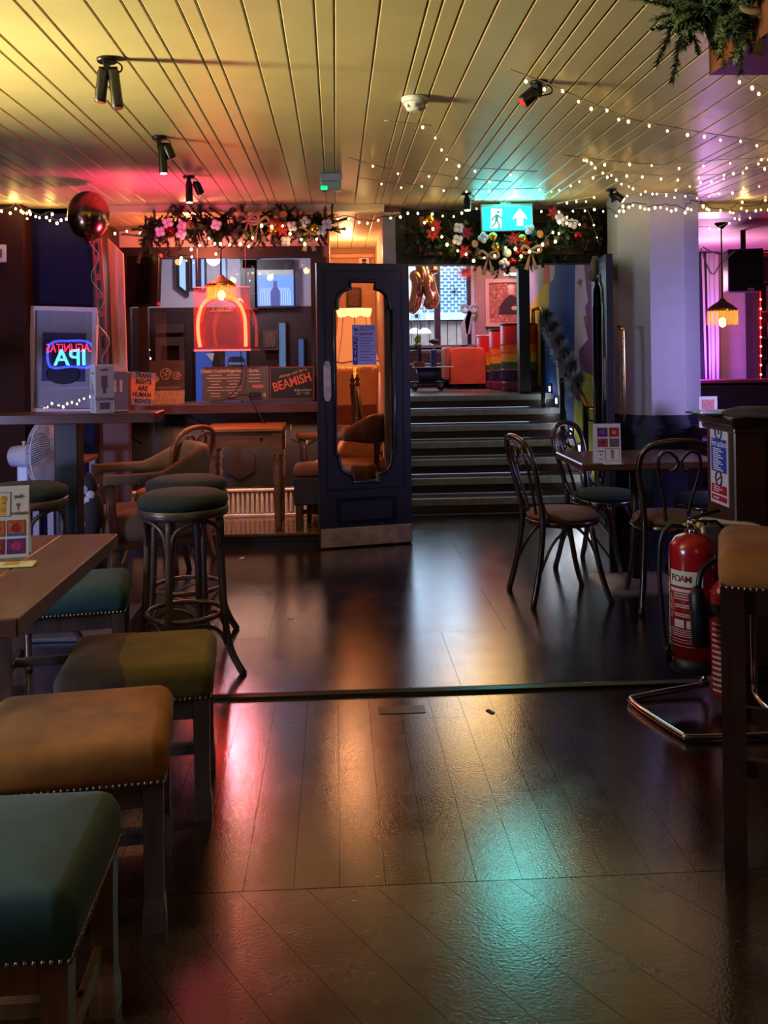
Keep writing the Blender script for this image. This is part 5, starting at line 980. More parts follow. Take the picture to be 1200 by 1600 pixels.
t = thing('banquette', 'dark banquette along the wall under the upstairs window', 'bench', (W(690, 560, Y=11.9).x, 11.9, MZ)); MB().box(-.9, .75, .05, .25, 0, Z(546, 11.9, 690) - MZ, b=.04).build('back', mat('241a18', .6), t); MB().box(-.9, .75, -.3, .06, 0, .3, b=.03).build('seat', mat('241a18', .6), t)
tr_ = thing('cleaning_trolley', 'blue wheeled bin trolley with tray and box upstairs', 'trolley', W(668, 611, Y=10.7)); tr_.location.z = MZ; q = 10.7 / F; bb = mat('1a1a50', .4)
b_ = MB(); b_.stack([rrect(26 * q, .16, .02, .08), rrect(36 * q, .2, .03, .26)]); b_.build('bin', bb, tr_); zt4 = Z(573, 10.7, 668) - MZ
MB().box(-22 * q, 40 * q, -.12, .14, zt4 - .012, zt4, b=.003).build('tray', mat('a8b0c0', .3), tr_)
MB().box(-.15, -.03, -.02, .08, zt4, zt4 + .06, b=.004).build('wooden_caddy', mat('8a3a24', .5), tr_); MB().box(6 * q, 15 * q, -.03, .06, zt4, zt4 + .19, b=.003).build('blue_carton', mat('2a2a70', .5), tr_); MB().box(-14 * q, -9 * q, .0, .04, zt4, zt4 + .2, b=.004).build('bottle', ink, tr_)
MB().tube([(9 * q, 0, zt4), (12 * q, .02, zt4 + .28)], .008, 6).build('handle', mat('d8d0c0', .4), tr_); MB().lathe([(.02, zt4 + .26), (.07, zt4 + .29), (.06, zt4 + .31), (.02, zt4 + .32)], 14, c=(12 * q, .02, 0)).build('brush_head', mat('3a3c40', .5), tr_)
for a in (-.15, .15):
    for c in (-.09, .09):
        MB().tube([(a, c - .015, .032), (a, c + .015, .032)], .03, 12).build('wheel', ink, tr_); MB().box(a - .02, a + .02, c - .02, c + .02, .05, .1).build('castor_fork', steel, tr_)
MB().box(-.19, .19, -.11, .11, .085, .105, b=.004).build('chassis', ink, tr_)
t = thing('framed_portrait', 'pink framed print of a seated figure among orange petals upstairs', 'picture', W(797, 510, Y=12.15)); q = 12.15 / F; hw_, hh_ = 39 * q, 75 * q
MB().holed([(-hw_, 0), (hw_, 0), (hw_, hh_), (-hw_, hh_)], [[(-hw_ + .05, .05), (hw_ - .05, .05), (hw_ - .05, hh_ - .05), (-hw_ + .05, hh_ - .05)]], -.03, .03).build('frame', mat('d8b4ac', .45, noise=.04), t)
MB().box(-hw_ + .04, hw_ - .04, .0, .01, .04, hh_ - .04).build('print', mat('a87060', .6, noise=.3, scale=10), t); R3 = random.Random(5)
pm = [mat(h, .6) for h in ('e0764a', 'c84a3c', 'd8a090', 'a83a3c', 'e8a070')]
for k, m_ in enumerate(pm):
    b_ = MB()
    for j in range(36):
        a, c, r_ = R3.uniform(-hw_ + .06, hw_ - .06), R3.uniform(.06, hh_ - .06), R3.uniform(.010, .02); b_.prism([(a + r_ * math.cos(s_ * 1.05 + j), c + r_ * .7 * math.sin(s_ * 1.05 + j)) for s_ in range(6)], -.001 - .0004 * k, .0)
    b_.build('petals', m_, t, kind='stuff')
MB().prism([(-.15, .16), (.17, .16), (.16, .3), (.09, .38), (.02, .42), (-.05, .38), (-.13, .28)], -.006, .0).build('jacket', mat('3a2426', .6, noise=.3), t); b_ = MB(); b_.ball((.02, -.003, .475), .058, 14, (.85, .06, 1.1)); b_.build('face', mat('d8b8a8', .6), t); b_ = MB(); b_.ball((.02, -.004, .52), .06, 14, (.9, .06, .55)); b_.build('hair', mat('e0d0bc', .6), t); b_ = MB(); b_.ball((.06, -.006, .24), .035, 10, (1.2, .1, .8)); b_.build('hand', mat('d8b8a8', .6), t)
t = thing('picture_light', 'slim bright white lamp over the upstairs portrait', 'lamp', W(802, 430, Y=11.95)); MB().box(-.12, .14, -.02, .02, 0, .03, b=.004).build('tube', glow('fff0e0', 6), t); MB().box(-.01, .03, .02, .24, .01, .02).build('arm', steel, t)
# foil balloons in the window and the hanging things
foil = mat('e0a078', .24, 1, .15, 6); foil2 = mat('e07a8c', .24, 1, .1, 6)
def balloon(label, pts, r, m_, Yd=11.2):
    P = smooth_path([W(*p, Y=Yd + .06 * R3.random()) for p in pts], 5); o = Vector(P[-1]); t = thing('foil_balloon', label, 'balloon', o); n = len(P)
    MB().tube([p - o for p in P], [r * (.35 + .65 * min(1, 6 * min(i, n - 1 - i) / n + .1)) for i in range(n)], 12).build('foil', m_, t); return o, t
for lab, pts, r, m_ in (('copper foil balloon, long and curved, leftmost in the upstairs window', [(643, 424), (652, 440), (650, 465), (643, 489)], .085, foil), ('copper foil balloon hanging beside the mullion, bulging low', [(668, 428), (672, 455), (676, 468), (664, 480)], .085, foil), ('short copper foil balloon between the other two', [(654, 410), (660, 430), (659, 449)], .07, foil), ('pink red foil balloon strip behind the copper ones', [(662, 420), (657, 445), (651, 468)], .05, foil2), ('topmost small copper foil balloon at the mullion', [(672, 405), (676, 418), (679, 428)], .06, foil)):
    o, t = balloon(lab, pts, r, m_); t['group'] = 'foil balloons in the upstairs window'; zz = o.z; MB().tube([(0, 0, 0), (.01, 0, -.15), (.03, .03, -.42)], .0025, 4).build('string', mat('d0d0d8', .4), t)
t = thing('ribbon_bow', 'pale blue ribbon bow with long tails at the window side', 'bow', W(733, 482, Y=12.0)); q = 12.0 / F; rm = mat('9ab0bc', .6)
for s_ in (-1, 1): b_ = MB(); b_.tube(smooth_path([(0, 0, 0), (s_ * 8 * q, -.03, 6 * q), (s_ * 12 * q, 0, 0), (s_ * 7 * q, -.02, -6 * q), (0, 0, 0)]), .022, 6); b_.build('loop', rm, t)
for dx, ln in ((-10, 56), (-3, 40)): b_ = MB(); b_.prism([(0, 0), (5 * q, 0), ((dx + 4) * q, -ln * q), ((dx - 2) * q, -ln * q), ((dx - 4) * q, -ln * .5 * q)], -.01, .0); b_.build('tail', rm, t)
def star(name, label, px, py, Yd, r, m_, n=8):
    t = thing(name, label, 'decoration', W(px, py, Y=Yd)); b_ = MB()
    for k in range(n): a = 2 * PI * k / n; b_.tube([(0, 0, 0), (r * math.cos(a), .01 * (k % 2), r * math.sin(a))], [.006, .002], 4)
    b_.build('spokes', m_, t); return t
star('window_snowflake', 'dark snowflake sticker on the right upstairs pane', 710, 456, 12.18, .09, mat('3a4a6a', .5)); star('window_snowflake', 'blue speckled snowflake sticker under the balloons', 651, 494, 12.18, .09, mat('3a4a9a', .5), 12)
star('sparkle_spray', 'red tinsel spray at the top of the upstairs window', 727, 426, 11.9, .16, mat('c85a5a', .3, .5), 26)
t = thing('potted_plant', 'green leafed plant with a bare stem on the upstairs sill', 'plant', W(652, 539, Y=11.95)); MB().lathe([(.05, -.05), (.06, .0), (.055, .01)], 12).build('pot', mat('5a4038', .5), t)
b_ = MB(); b_.prism([(-.02, .0), (.04, .03), (.05, .1), (.01, .14), (-.04, .08)], -.004, .004); b_.build('leaf', mat('5a9a3a', .5), t); MB().tube([(0, 0, 0), (.01, 0, .3)], .006, 5).build('stem', mat('5a4a3a', .5), t)
for k, px in enumerate((648, 664)):
    t = thing('street_lamp_shade', ('left', 'right')[k] + ' of the two white lamp shades glowing across the street', 'lamp', W(px, 521, Y=14.6)); MB().lathe([(.09, 0), (.1, .02), (.06, .07), (.015, .09)], 16).build('lamp_shade', glow('e8f2ff', 2.2), t); MB().tube([(0, 0, .08), (0, 0, .12), (0, .61, .14)], .008, 5).build('arm', ink, t)
# handrail with tinsel
hr = thing('handrail', 'brass handrail on black posts running down beside the stairs', 'handrail', (0, 0, 0)); XR = 2.1
rp = [W(833, 484, X=2.03), W(845, 481, X=XR), W(917, 634, X=XR), W(938, 636, X=XR + .06)]; q0 = rp[0] - Vector((0, 0, .14))
MB().tube([q0, rp[0]] + [rp[1], rp[1].lerp(rp[2], .5), rp[2], rp[3]], .021, 8).build('rail', brass, hr)
for f in (.03, .5, .97): p = rp[1].lerp(rp[2], f); zf = min(MZ, max(0, RI * (1 + math.floor((p.y - ST0) / TR)))); MB().box(p.x - .02, p.x + .02, p.y - .02, p.y + .02, zf, p.z, b=.003).build('post', blackm, hr)
lo = rp[1].lerp(rp[2], .0) - Vector((0, 0, .8)); 
MB().tube([rp[2] - Vector((0, 0, .0)), rp[2] - Vector((0, .05, .12)), rp[3] - Vector((0, .05, .12)), rp[3]], .01, 5).build('end_loop', blackm, hr)
tg = thing('tinsel_garland', 'dark silver tinsel wound round the brass handrail', 'garland', (0, 0, 0)); b_ = MB(); R4 = random.Random(9)
N = 300
for k in range(N):
    f = .1 + .78 * k / N; p = rp[1].lerp(rp[2], f); a = k * 2 * PI / 52; c = p + Vector((math.cos(a) * .05 + .0, 0, math.sin(a) * .05))
    for j in range(20):
        d = Vector((R4.gauss(0, 1), R4.gauss(0, 1), R4.gauss(0, 1))).normalized(); s_ = d.cross(Vector((0, .3, 1))).normalized() * .0055; e = c + d * R4.uniform(.05, .115); b_.add([c - s_, c + s_, e], [(0, 1, 2)])
b_.build('tinsel', mat('9296a0', .35, .4, .3), tg, kind='stuff')
t = thing('paper_bag_ornament', 'crumpled grey cloth ornament hung by the edge-on door', 'decoration', W(930, 420, Y=6.5)); b_ = MB(); b_.lathe([(.02, -.09), (.05, -.06), (.06, 0), (.03, .05), (.015, .09)], 14, wob=lambda a, i: 1 + .3 * math.sin(3 * a + i)); b_.build('cloth', mat('5a5450', .8, noise=.3, scale=20, bump=.5), t)

# ------------------------------------------------------------------ ceiling fittings
def spot_fit(label, px, py, heads, lit=None, aim=None):
    p = W(px, py, z=CEIL - .003); o = thing('ceiling_spotlight', label, 'spotlight', p, group='black ceiling spotlights')
    MB().lathe([(.055, -.022), (.06, -.012), (.06, 0)], 18).build('base', blackm, o); MB().box(-.018, .018, -.018, .018, -.1, -.02, b=.003).build('stem', blackm, o)
    MB().tube(smooth_path([(.05, 0, -.015), (.085, 0, -.04), (.08, 0, -.075), (.02, 0, -.09)], 4), .0055, 5).build('cable_loop', black, o)
    for (dx, dy, tx, ty, ln, r, g) in heads:
        a = Vector((dx, dy, -.06)); d = Vector((tx, ty, -1)).normalized()
        hd_ = MB().tube([a, a + d * .015, a + d * ln * .95, a + d * ln], [r * .7, r, r, r * .96], 16).build('head', mat('0c0c0e', .35, noise=.1, bump=.2, scale=80), o)
        MB().tube([a + d * (ln - .004), a + d * (ln + .004)], [r * .85, r * .8], 16).build('lens', glow(*g) if g else mat('2a2a2a', .1), hd_)
        MB().box(a.x - .028, a.x + .028, a.y - .012, a.y + .012, a.z - .03, a.z + .012, b=.003).build('yoke', blackm, o)
        if g and lit: lamp('spotlight_beam', 'SPOT', p + (a + d * (ln + .02)) * .58, lit[0], lit[1], .02, aim if aim is not None else p + a + d * 2, spot=70)
    o.scale = (.58, .58, .58); return o
spot_fit('nearest twin headed spotlight, over the low stools', 167, 92, [(-.02, 0, -.12, 0, .2, .034, ('c8503c', .8)), (.035, .0, .12, -.05, .24, .034, ('a83a30', .5))])
spot_fit('second spotlight along, with a silver collar', 249, 214, [(.02, 0, .05, -.05, .24, .034, ('ffe8e0', 6)), (.05, 0, .4, .2, .12, .04, None)], ((1, .8, .7), 3))
spot_fit('third spotlight along, smallest, above the nook', 295, 276, [(0, 0, .02, -.05, .2, .036, ('fff0e8', 10)), (.07, 0, .4, .3, .12, .04, None)], ((1, .62, .5), 70), W(395, 790, Y=7.3))
spot_fit('spotlight glowing yellow beside the green exit sign', 729, 302, [(0, -.03, .0, -.1, .14, .042, ('e8ff7a', 12))], ((1, .95, .4), 4))
spot_fit('squat black spotlight over the right side', 842, 128, [(-.02, 0, -1.2, -.1, .12, .045, None)])
spot_fit('double spotlight over the pale column', 955, 296, [(0, 0, .2, -.3, .08, .035, None), (.03, -.02, 1.2, -.6, .12, .04, ('ffd8b0', 3))])
p = W(648, 153, z=CEIL - .002); t = thing('smoke_detector', 'white domed smoke detector on the boarded ceiling', 'smoke detector', p); MB().lathe([(.052, -.022), (.055, -.012), (.055, 0)], 24).build('base', white, t); MB().lathe([(.018, -.056), (.032, -.05), (.044, -.032), (.046, -.02)], 24).build('dome', white, t)
for k in range(8): a = 2 * PI * k / 8; MB().box(.04 * math.cos(a) - .004, .04 * math.cos(a) + .004, .04 * math.sin(a) - .004, .04 * math.sin(a) + .004, -.045, -.03).build('vent', mat('8a8890', .5), t)
p = W(517, 272, z=CEIL - .002); t = thing('emergency_light', 'pale box emergency light with a green lens on the ceiling', 'light', p); MB().box(-.065, .065, -.04, .04, -.045, 0, b=.008).build('housing', mat('a8b0b8', .35), t); MB().box(-.06, .06, -.045, .03, -.1, -.045, b=.01).build('lens', mat('9ab8a8', .15, noise=.05), t); MB().box(-.06, -.02, -.048, -.04, -.1, -.075, b=.004).build('green_lamp', glow('18d070', 2), t)
ex_ = thing('exit_sign', 'lit green exit sign with running man and up arrow', 'sign', W(793, 361, Y=6.45)); q = 6.45 / F; w2, h_ = 41 * q, 40 * q; ex_.rotation_euler.y = math.radians(-.8)
MB().box(-w2, w2, .0, .03, 0, h_, b=.003).build('case', mat('b0c8c0', .4), ex_); fc_ = MB().box(-w2 + .008, w2 - .008, -.002, .001, .008, h_ - .008).build('face', glow('12aab6', 3.2), ex_); ew = glow('b8fff0', 4.2)
MB().box(-w2, w2, -.003, .034, h_, h_ + .012).build('top_rail', mat('8ab0a8', .3), ex_); MB().box(-.04, .04, .03, .06, h_ * .4, h_ + .05).build('mount', steel, ex_)
P = [(-27, 5), (-10, 5), (-8, 35), (-25, 36)]; b_ = MB(); b_.prism([(a * q, c * q) for a, c in P], -.004, -.001); b_.build('doorway_symbol', ew, fc_)
mg = glow('0a8a78', 1.2); b_ = MB(); b_.ball((-14 * q, -.005, 30 * q), 2.2 * q, 8, (1, .2, 1)); b_.prism([(-20 * q, 16 * q), (-15 * q, 15 * q), (-13 * q, 26 * q), (-18 * q, 27 * q)], -.006, -.003)
for pl in ([(-18, 25), (-23, 20), (-24, 16)], [(-14, 25), (-10, 20), (-7, 22)], [(-18, 16), (-21, 10), (-26, 7)], [(-16, 16), (-13, 10), (-14, 4)]): b_.tube([(a * q, -.005, c * q) for a, c in pl], 1.3 * q, 5)
b_.build('running_man', mg, fc_); A = [(20, 35), (9, 22), (9, 18), (15, 21), (15, 8), (25, 8), (25, 21), (31, 18), (31, 22)]; b_ = MB(); b_.prism([(a * q, c * q) for a, c in A], -.004, -.001); b_.build('arrow', ew, fc_)
lamp('exit_sign_glow', 'AREA', ex_.location + Vector((0, -.05, h_ / 2)), (.1, .95, 1), 2.5, .5, ex_.location + Vector((0, -2, -.2)), sy=.25)
lamp('exit_sign_glow', 'POINT', ex_.location + Vector((0, -.16, h_ - .02)), (.15, 1, .85), 2.2, .06)
# balloon near the navy wall
p = W(139, 378, Y=5.6); bl = thing('party_balloon', 'bronze chrome balloon with curling ribbon by the nook corner', 'balloon', p); q = 5.6 / F; r = 31.5 * q; hb2 = 78 * q
prof = [(.012, -.015), (.006, 0), (.03, .012)] + [(r * math.sin(math.radians(a)) ** .9, hb2 - r * 1.18 + r * 1.18 * -math.cos(math.radians(a)) if a > 90 else (hb2 - r * 1.18) * (1 - math.cos(math.radians(a))) + .012 * math.cos(math.radians(a))) for a in range(18, 180, 9)] + [(.003, hb2)]
MB().lathe(prof, 28).build('skin', mat('96714e', .2, 1, .05), bl); P = [(0, 0, -.01)]
for k in range(24): P.append((.02 + .03 * math.sin(k * .9) + .004 * k, .02 * math.cos(k * .9), -.03 - .036 * k))
MB().tube(smooth_path(P, 2), .0028, 4).build('ribbon', mat('c0a8a0', .3), bl)

# ------------------------------------------------------------------ fairy lights
bulb_m = glow('ffcf7a', 16, False); wire_m = mat('c8b890', .5); dwire = mat('1a1612', .5); R5 = random.Random(21); NB = [0]
def lights(label, P, step=.085, drop=.018, r=.0055, dark=False, spread=0, glowp=0, sag=0, h='ffcf7a', s=16):
    n = max(2, len(P)); Q = []
    for a, c in zip(P, P[1:]):
        m_ = max(2, int((c - a).length / .03))
        for k in range(m_): f = k / m_; Q.append(a.lerp(c, f) - Vector((0, 0, sag * 4 * f * (1 - f))))
    Q.append(P[-1]); o0 = Q[0]; t = thing('fairy_light_string', label, 'fairy lights', o0, group='warm fairy light strings')
    if spread: Q = [p + Vector((R5.gauss(0, spread), R5.gauss(0, spread * .5), R5.gauss(0, spread))) if i % 3 == 0 else p for i, p in enumerate(Q)]
    MB().tube([p - o0 for p in Q], .0022 if not dark else .003, 4).build('wire', dwire if dark else wire_m, t); b_ = MB(); acc = 0; last = 0
    for i in range(1, len(Q)):
        acc += (Q[i] - Q[i - 1]).length
        if acc - last >= step: last = acc; p = Q[i] - o0 + Vector((R5.uniform(-.01, .01), R5.uniform(-.01, .01), -drop * R5.uniform(.4, 1.5))); b_.ball(p, r * R5.uniform(.8, 1.25), 6, (1, 1, 1.25)); NB[0] += 1
    b_.build('bulb', glow(h, s, False), t, kind='stuff')
    if glowp:
        m_ = max(1, int(acc / .5))
        for k in range(m_): p = Q[int((k + .5) / m_ * (len(Q) - 1))]; lamp('fairy_glow', 'POINT', p - Vector((0, .03, .035)), (1, .66, .2), glowp, .03)
    return t
cz = lambda pts, z_=2.385: [W(*p, z=z_) for p in pts]
cy_ = lambda pts, Y: [W(*p, Y=Y) for p in pts]
lights('fairy light string from the squat spotlight to the right edge, nearest', cz([(795, 107), (860, 132), (930, 163), (985, 186), (1085, 205), (1215, 224)]), .12)
lights('fairy light string under the wall garland reaching past the ceiling box', cz([(1120, 62), (1160, 118), (1230, 160)], 2.37), .09)
lights('fairy light string crossing mid ceiling to the right edge', cz([(878, 242), (960, 252), (1040, 258), (1120, 250), (1210, 246)]), .13)
lights('fairy light string crossing left of the exit sign', cz([(562, 278), (640, 288), (735, 296), (850, 294)]), .14)
lights('fairy light string over the smoke detector side', cz([(600, 188), (674, 196), (700, 245), (735, 262), (840, 268)]), .2)
lights('fairy light string zigzagging above the column', cz([(850, 302), (905, 280), (960, 268), (1050, 276), (1130, 272), (1210, 258)]), .10)
lights('fairy light string just before the column top', cz([(870, 318), (930, 306), (1010, 300), (1090, 306), (1150, 294), (1215, 284)]), .09)
lights('fairy light string over the door header', cz([(545, 246), (600, 262), (660, 268), (720, 278), (800, 284)], 2.39), .2)
lights('short fairy light string left of the column', cz([(905, 240), (935, 262), (990, 290), (1040, 300), (1100, 282), (1215, 240)]), .12)
lights('dense fairy light swag along the doorway wall top', cy_([(622, 332), (660, 326), (700, 334), (745, 324)], 6.4), .05, .02, .007, True, .022, .22)
lights('dense fairy light swag from exit sign to column', cy_([(840, 324), (880, 330), (920, 322), (960, 326), (990, 318)], 6.1), .045, .025, .007, True, .026, .25)
lights('dense fairy light swag across the column top', cy_([(968, 322), (1000, 318), (1040, 322), (1096, 316)], 5.95), .028, .03, .007, True, .026, .13)
lights('dense fairy light swag along the far right beam', cy_([(1092, 316), (1120, 326), (1160, 322), (1215, 318)], 6.4), .022, .03, .007, True, .032, .7)
lights('second fairy light swag below the far right beam', cy_([(1092, 354), (1122, 355), (1150, 342), (1180, 336), (1215, 322)], 6.9), .07, .015, .006)
lights('thick clump of fairy lights at the far left ceiling edge', cy_([(-12, 318), (10, 330), (24, 318), (40, 332), (46, 326)], 6.35), .02, .03, .008, True, .022, .8)
lights('fairy light string from the left clump behind the balloon', cy_([(42, 328), (62, 336), (80, 330), (90, 344), (104, 338), (118, 342)], 6.5), .03, .02, .008, True, .014, .6)
lights('fairy light string from the balloon to the nook garland', cy_([(168, 352), (180, 362), (200, 358), (218, 358), (240, 364)], 6.5), .045, .02, .008, True, .012, .4)
lights('fairy light string joining the two garlands over the post', cy_([(515, 340), (545, 338), (575, 344), (600, 338), (625, 334)], 6.45), .055, .015, .008, True, .008, .5)
lights('short white light hanging at the door header corner', cy_([(918, 328), (926, 345), (928, 358), (934, 372)], 6.5), .09, .0, .007)
lights('fairy light string draped over the neon beer sign', [Vector((vc.x + .55, Ys_ + .1, vc.z + .35)), Vector((vc.x + .6, Ys_ + .1, vc.z - .1)), Vector((vc.x + .5, Ys_ + .1, vc.z - .4)), Vector((vc.x + .1, Ys_ + .1, vc.z - .55)), Vector((vc.x - .3, Ys_ + .1, vc.z - .62))], .05, .01, .012, True, .02, s=60)

# ------------------------------------------------------------------ Christmas garlands
fir = mat('2c4026', .7, noise=.4, scale=20); fir2 = mat('4a5a30', .7, noise=.4, scale=20); bark = mat('2a1c14', .7)
cot = mat('c8c0c4', .8, noise=.06); redp = mat('a81c18', .5, noise=.25); kraft = mat('8a6a4c', .6)
def garland(label, path, n, spread, dn, decor, seed, lightstr=True, yd=.10, size=1.0):
    rg = random.Random(seed); o0 = path[0]; t = thing('fir_garland', label, 'garland', o0); P = [p - o0 for p in path]; fo = MB(); fo2 = MB(); st = MB(); L = [0]
    for a, c in zip(P, P[1:]): L.append(L[-1] + (c - a).length)
    def at(f):
        s_ = f * L[-1]
        for i in range(len(P) - 1):
            if s_ <= L[i + 1]: return P[i].lerp(P[i + 1], (s_ - L[i]) / max(1e-6, L[i + 1] - L[i]))
        return P[-1]
    for k in range(n):
        c = at((k + rg.random()) / n) + Vector((rg.gauss(0, .03), rg.uniform(-.03, .03), rg.gauss(0, .02))); d = Vector((rg.gauss(0, 1.0), rg.uniform(-.8, .15), rg.gauss(-dn, .8))).normalized(); ln = rg.uniform(.6, 1.25) * spread; m_ = fo if rg.random() < .6 else fo2; e = c + d * ln
        e.z = min(e.z, CEIL - .012 - o0.z); c.z = min(c.z, CEIL - .012 - o0.z); st.tube([c, e], [.0028, .001], 3)
        for j in range(90):
            f = j / 90; b0 = c.lerp(e, f); s_ = Vector((rg.gauss(0, 1), rg.gauss(0, 1), rg.gauss(0, 1))); s_ = (s_ - d * s_.dot(d)).normalized(); nd = (s_ + d * .75).normalized(); w_ = nd.cross(d).normalized() * .0048 * size; tip = b0 + nd * .036 * size * (1 - .3 * f); tip.z = min(tip.z, CEIL - .008 - o0.z); m_.add([b0 - w_, b0 + w_, tip], [(0, 1, 2)])
    fo.build('foliage', fir, t, kind='stuff'); fo2.build('foliage', fir2, t, kind='stuff'); st.build('twig', bark, t, kind='stuff')
    for kind, f, dx, dz in decor:
        c = at(f) + Vector((dx, -yd + rg.uniform(-.02, .01), dz))
        if kind == 'cotton':
            b_ = MB()
            for k in range(4): a = 2 * PI * k / 4 + f * 9; b_.ball(c + Vector((.02 * math.cos(a), -.008 * (k % 2), .02 * math.sin(a))), .021, 9)
            b_.build('cotton_boll', cot, t)
        elif kind == 'red':
            b_ = MB()
            for k in range(6): a = 2 * PI * k / 6 + f * 7; u = Vector((math.cos(a), -.25, math.sin(a))); v = Vector((-math.sin(a), 0, math.cos(a))); b_.add([c, c + u * .03 + v * .014, c + u * .06, c + u * .03 - v * .014], [(0, 1, 2, 3)]); b_.add([c + Vector((0, .01, 0)), c + u * .03 + v * .014, c + u * .06, c + u * .03 - v * .014], [(3, 2, 1, 0)])
            b_.ball(c, .012, 7); b_.build('red_flower', redp, t)
        elif kind == 'bow':
            b_ = MB()
            for s_ in (-1, 1): b_.tube(smooth_path([c, c + Vector((s_ * .05, -.02, .03)), c + Vector((s_ * .07, 0, -.005)), c + Vector((s_ * .03, -.01, -.02)), c]), .012, 5); b_.prism([(c.x, c.z), (c.x + s_ * .012, c.z - .03), (c.x + s_ * .05, c.z - .13), (c.x + s_ * .02, c.z - .14)], c.y - .003, c.y)
            b_.build('bow', kraft, t)
        elif kind in ('goldball', 'redball', 'whiteball'):
            b_ = MB(); b_.ball(c, .033, 14); b_.build('bauble', mat({'goldball': 'c89a30', 'redball': '8a1a1c', 'whiteball': 'b8c0b8'}[kind], .15 if kind != 'whiteball' else .4, .8 if kind != 'whiteball' else 0), t)
        elif kind == 'slice': b_ = MB(); b_.tube([c, c + Vector((.004, -.008, 0))], .027, 12); b_.build('orange_slice', mat('a8682c', .5, noise=.3, scale=40), t)
        elif kind == 'cone': b_ = MB(); b_.lathe([(.006, -.04), (.026, -.015), (.024, .01), (.012, .035), (.002, .045)], 10, c=c, wob=lambda a, i: 1 + .15 * math.sin(5 * a + i * 2)); b_.build('pine_cone', mat('3a241a', .6, noise=.4), t)
    return t
g1 = cy_([(228, 368), (262, 352), (320, 350), (400, 352), (470, 350), (515, 352)], 6.46)
garland('long fir garland over the nook with cotton bolls and red flowers', g1, 330, .15, .35, [('cotton', .10, 0, -.04), ('cotton', .13, .02, .0), ('cotton', .22, 0, -.02), ('cotton', .2, .02, -.08), ('redball', .16, 0, -.05), ('slice', .26, 0, -.02), ('cotton', .40, 0, -.02), ('bow', .57, 0, .03), ('bow', .64, -.02, .01), ('goldball', .7, 0, -.05), ('red', .70, .0, -.03), ('red', .75, 0, -.05), ('red', .72, .03, .0), ('cotton', .80, 0, -.03), ('cotton', .78, -.02, -.13), ('slice', .77, -.02, .05), ('cotton', .87, 0, .0), ('cotton', .955, 0, -.05), ('cotton', .97, .02, -.01), ('goldball', .92, 0, -.04), ('cone', .5, 0, -.08), ('cone', .84, 0, -.08), ('bow', .89, 0, -.06)], 4)
lights('fairy lights threaded through the nook garland', cy_([(262, 400), (282, 402), (300, 400), (308, 388), (318, 372), (335, 378), (338, 370), (350, 385), (358, 380), (390, 382), (400, 362), (418, 352), (440, 350), (452, 362), (470, 372), (478, 380), (490, 372), (508, 372)], 6.30), .058, .01, .0085, True, .02, .55)
g2 = cy_([(650, 372), (690, 366), (730, 384), (790, 398), (840, 382), (885, 358), (910, 366)], 6.52)
garland('wide fir garland over the stair doorway with baubles and a bow', g2, 350, .15, .25, [('red', .10, 0, .05), ('red', .07, .02, .0), ('goldball', .07, .0, .1), ('cotton', .24, 0, .08), ('red', .27, .02, .06), ('cotton', .23, 0, -.01), ('cotton', .36, .03, .06), ('slice', .3, .04, .0), ('red', .29, -.02, -.06), ('bow', .41, 0, -.05), ('goldball', .44, .0, .09), ('goldball', .47, -.02, .03), ('whiteball', .52, 0, .0), ('red', .56, 0, .09), ('redball', .56, .03, .0), ('redball', .55, .0, -.07), ('goldball', .61, 0, .07), ('red', .64, -.02, .02), ('cotton', .62, .04, .13), ('bow', .66, 0, -.03), ('slice', .66, .06, .08), ('cotton', .84, 0, .1), ('cotton', .87, 0, .06), ('cotton', .92, .0, .03), ('redball', .93, .02, -.05), ('red', .8, 0, .16), ('cone', .35, 0, -.05), ('cone', .75, 0, -.02), ('cotton', .5, .0, -.08)], 8)
lights('fairy lights threaded through the doorway garland', cy_([(666, 342), (684, 362), (700, 372), (708, 385), (722, 392), (745, 400), (765, 402), (782, 390), (798, 382), (815, 398), (842, 388), (848, 380), (862, 358), (868, 375), (882, 348), (892, 342), (905, 350)], 6.34), .062, .01, .0085, True, .02, .6)
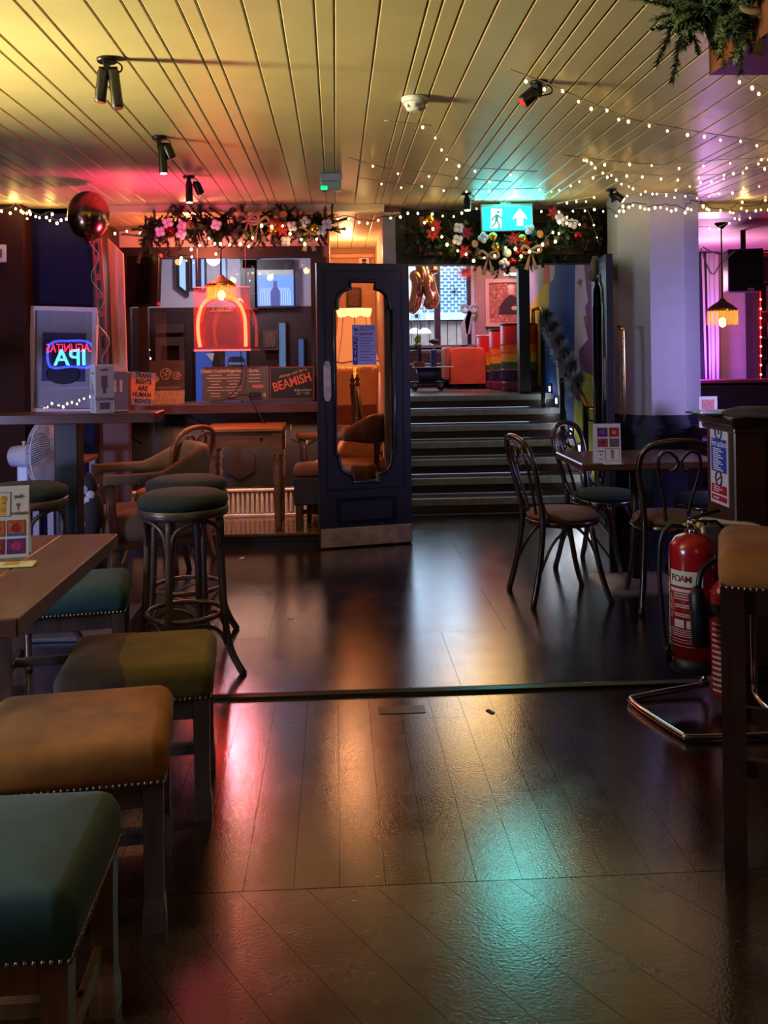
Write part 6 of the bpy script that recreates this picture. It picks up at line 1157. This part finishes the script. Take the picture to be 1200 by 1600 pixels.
t = thing('planter_box', 'orange brown wooden frame behind the doorway garland', 'frame', W(787, 398, Y=6.6)); q = 6.6 / F; orm = mat('8a4a24', .5, noise=.2)
for a, c, e, g in ((-132, -126, 0, 60), (126, 131, 0, 60), (-132, 131, 0, 5)): MB().box(a * q, c * q, -.03, .01, e * q, g * q).build('frame_board', orm, t)
# bulkhead box at the top right with its garland
cb = W(1108, 118, z=2.2); bx_ = thing('ceiling_box', 'dark red boxed bulkhead hanging at the top right', 'box', (cb.x, cb.y, 2.2))
MB().box(.004, 2.2, -1.6, -.004, 0, .218).build('casing', mat('5a0c10', .5, noise=.15), bx_); MB().box(0, .004, -1.6, 0, 0, .218).build('side_panel', mat('6a3a1c', .5, noise=.15), bx_)
gp = [W(1060, 42, z=2.37), W(1105, 26, z=2.36), W(1150, 16, z=2.33), W(1215, 24, z=2.29)]; gp = [p + Vector((0, -.06, 0)) for p in gp]
garland('dark fir sprays with a pale bow on the ceiling box at the top right', gp, 130, .15, -.05, [('bow', .78, 0, -.03), ('cotton', .95, 0, .05), ('redball', .98, 0, .02), ('cotton', .82, .02, -.02)], 13, yd=.06, size=.9)
b_ = MB()
for dx in (0, .04): v_ = W(1163 + 20 * dx / .04, 38, z=2.24); b_.lathe([(.002, -.1), (.025, -.06), (.028, 0), (.01, .05)], 10, c=(v_.x, v_.y - .1, v_.z), wob=lambda a, i: 1 + .2 * math.sin(2 * a))
# small marks on the floor
t = thing('floor_tape', 'square of clear tape stuck on the boards at the threshold', 'tape', W(628, 1109, z=.001)); MB().box(-.09, .09, -.035, .035, 0, .0012).build('strip', mat('5a4a40', .25, noise=.2), t)
for k, (px, py) in enumerate(((455, 967), (378, 872), (766, 1112))):
    t = thing('paper_scrap', ('pale paper scrap on the dark floor before the bar stools', 'pale scrap on the floor by the nook step', 'dark curled scrap beside the tape on the boards')[k], 'litter', W(px, py, z=.001), k); MB().box(-.02, .02, -.008, .008, 0, .002).build('paper', paper if k < 2 else ink, t)
